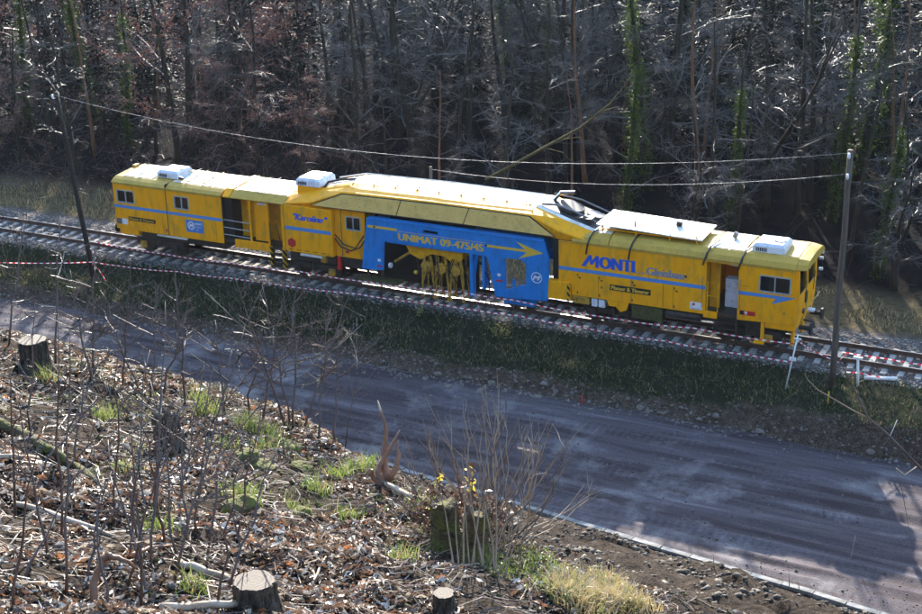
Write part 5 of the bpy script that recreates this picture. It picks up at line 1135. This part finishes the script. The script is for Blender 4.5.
# tufts
def tuft(u, v, n, h, label, group, mats, seed, rad=.12, wts=None, name='grass_tuft'):
    rs = random.Random(seed); g, t = gp(u, v); P = []
    for _ in range(n):
        x = max(-1.5*rad, min(1.5*rad, rs.gauss(0, rad*.8))); y = max(-1.5*rad, min(1.5*rad, rs.gauss(0, rad*.8))); P.append((x, y, zt(g.x+x, g.y+y)-g.z-.01))
    o = blades(name, P, h*.5, h*1.2, .006, mats, .8, seed, wts); o.location = g; tag(o, label+(beside(u, v) if label.startswith('fresh') else ''), 'grass', group)
GL = 'fresh green grass tuft'; GG = 'green grass tufts on the near hillside'
for i, (u, v, n, h) in enumerate([(49, 380, 90, .26), (106, 420, 110, .28), (208, 415, 120, .32), (198, 402, 80, .28), (248, 432, 130, .34), (272, 436, 90, .28), (246, 500, 120, .30), (158, 530, 70, .26), (340, 478, 90, .24), (318, 492, 80, .24), (350, 520, 70, .22), (300, 512, 60, .2), (403, 562, 70, .24), (360, 470, 80, .24), (195, 590, 60, .25), (262, 452, 90, .25), (284, 447, 90, .2), (228, 448, 60, .2), (130, 470, 50, .2), (425, 505, 60, .2), (374, 465, 60, .22)]):
    tuft(u, v, n, h, GL, GG, ['fresh', 'straw'], 300+i, wts=[.8, .2])
for i, (u, v) in enumerate([(498, 578), (510, 570), (548, 580), (556, 592), (540, 562)]): tuft(u, v, 110, .17, 'leafy bright green clump at the foot of the suckering bush', 'green clumps below the bush', ['fresh', 'ivy'], 340+i, .16, [.8, .2], 'green_clump')
for i, (u, v) in enumerate([(575, 600), (598, 596), (618, 606), (630, 607), (590, 612), (612, 588), (566, 585)]): tuft(u, v, 420, .2, 'thick tuft of dry straw coloured grass at the right of the hillside', 'dry grass tufts at the right of the hillside', ['straw', 'fresh', 'litter1'], 360+i, .17, [.75, .1, .15])
# mossy hummocks
for i, (u, v, r) in enumerate([(285, 452, .22), (248, 458, .18), (300, 470, .16), (262, 470, .2), (120, 470, .14), (302, 515, .14), (240, 508, .2)]):
    g, t = gp(u, v); bm = bmesh.new(); bmesh.ops.create_icosphere(bm, subdivisions=3, radius=r)
    for vv in bm.verts: vv.co *= 1+.35*noise.noise(vv.co*6+Vector((i*3, 0, 0)))+.12*noise.noise(vv.co*18); vv.co.z *= .6
    me = bpy.data.meshes.new('moss_hummock'); bm.to_mesh(me); bm.free(); me.materials.append(M['mossy']); o = link('moss_hummock', me); o.location = g; tag(o, 'low mossy hummock of old roots on the near hillside', 'hummock', 'mossy hummocks')
# pale lit weed on the bank below the blue frame
for i, (u, v, lb) in enumerate([(500, 335, 'larger pale sunlit weed on the bank below the machine'), (421, 315, 'small pale sunlit weed beside the lower tape')]):
    g, t = ground_px(u, v); P = [(rs.gauss(0, .35 if i == 0 else .12), rs.gauss(0, .25 if i == 0 else .1), abs(rs.gauss(.25, .15))) for _ in range(260 if i == 0 else 60)]
    Vv, Ff = leaves(P, .05, rs); o = empty('weed', g); kind(link('leaves', raw_mesh('leaves', Vv, Ff, ['straw', 'fresh'], np.random.randint(0, 2, len(Ff))), o), 'stuff'); sm = MB()
    for q in P[::12]: sm.tube([(q[0]*.4, q[1]*.4, -.05), q], [.006, .003], 4, False)
    kind(sm.build('stems', 'straw', o), 'stuff'); tag(o, lb, 'weed')
# bare branch reaching in on the right from a shrub on the slope below
sb, st_ = ground_px(921, 560); d0 = 26.0
root = empty('overhanging_branch', at_t(930, 470, d0))
def pxtube(pix, rads, m, nm='branch'):
    P = [at_t(u, v, d0) for u, v in pix]; move_parent(MB().tube(P, rads, 7).build(nm, m, None, True), root)
gx, gt = ground_px(975, 640, 6, 60)
P = [at_t(u, v, q) for u, v, q in ((975, 640, gt), (965, 580, lerp(gt, d0, .4)), (945, 510, lerp(gt, d0, .8)), (924, 472, d0), (905, 452, d0), (885, 432, d0), (868, 418, d0), (850, 380, d0), (838, 358, d0), (828, 334, d0), (818, 322, d0))]
move_parent(MB().tube(P, [.04, .036, .03, .027, .024, .022, .018, .013, .01, .007, .004], 7).build('branch', 'stem', None, True), root)
pxtube([(868, 418), (852, 410), (835, 400), (818, 390), (808, 380), (804, 373)], [.016, .014, .012, .01, .008, .003], 'stempale'); pxtube([(890, 436), (895, 425), (897, 420)], [.008, .006, .004], 'white', 'broken_twig'); pxtube([(918, 466), (905, 475), (896, 468)], [.01, .007, .003], 'stempale')
pxtube([(896, 470), (902, 490), (906, 512), (910, 535), (914, 556)], [.006, .006, .005, .005, .003], 'twig'); pxtube([(912, 458), (918, 440), (916, 420), (917, 400)], [.01, .008, .006, .003], 'stem')
tag(root, 'thin bare brown branch curving in beside the dirt road', 'branch')
for i, (u, v, h_) in enumerate([(790, 590, .7), (800, 592, .45), (714, 566, .5), (850, 560, 1.0)]):
    g, t = ground_px(u, v, 6, 60); w = wander(g-Vector((0, 0, .05)), (rs.uniform(-.2, .2), 0, 1), h_, 4, .12, rs); o = MB().tube(w, [.02, .017, .014, .01, .006], 6).build('dry_stalk', 'deadwood', None, True); tag(o, 'short dry stalk sticking up beside the concrete edging', 'stalk', 'dry stalks by the edging')


# ------------------------------------------------------------------ thin spring haze
hz = MB().box(-340, 340, -175, 440, -4, 96); hm = bpy.data.materials.new('haze_air'); hm.use_nodes = True; N = hm.node_tree.nodes; N.remove(N['Principled BSDF'])
pv = N.new('ShaderNodeVolumePrincipled'); pv.inputs['Color'].default_value = (.72, .84, 1, 1); pv.inputs['Density'].default_value = .00005; pv.inputs['Anisotropy'].default_value = .3
hm.node_tree.links.new(pv.outputs[0], N['Material Output'].inputs['Volume']); M['haze'] = hm
kind(hz.build('haze', 'haze'), 'stuff')
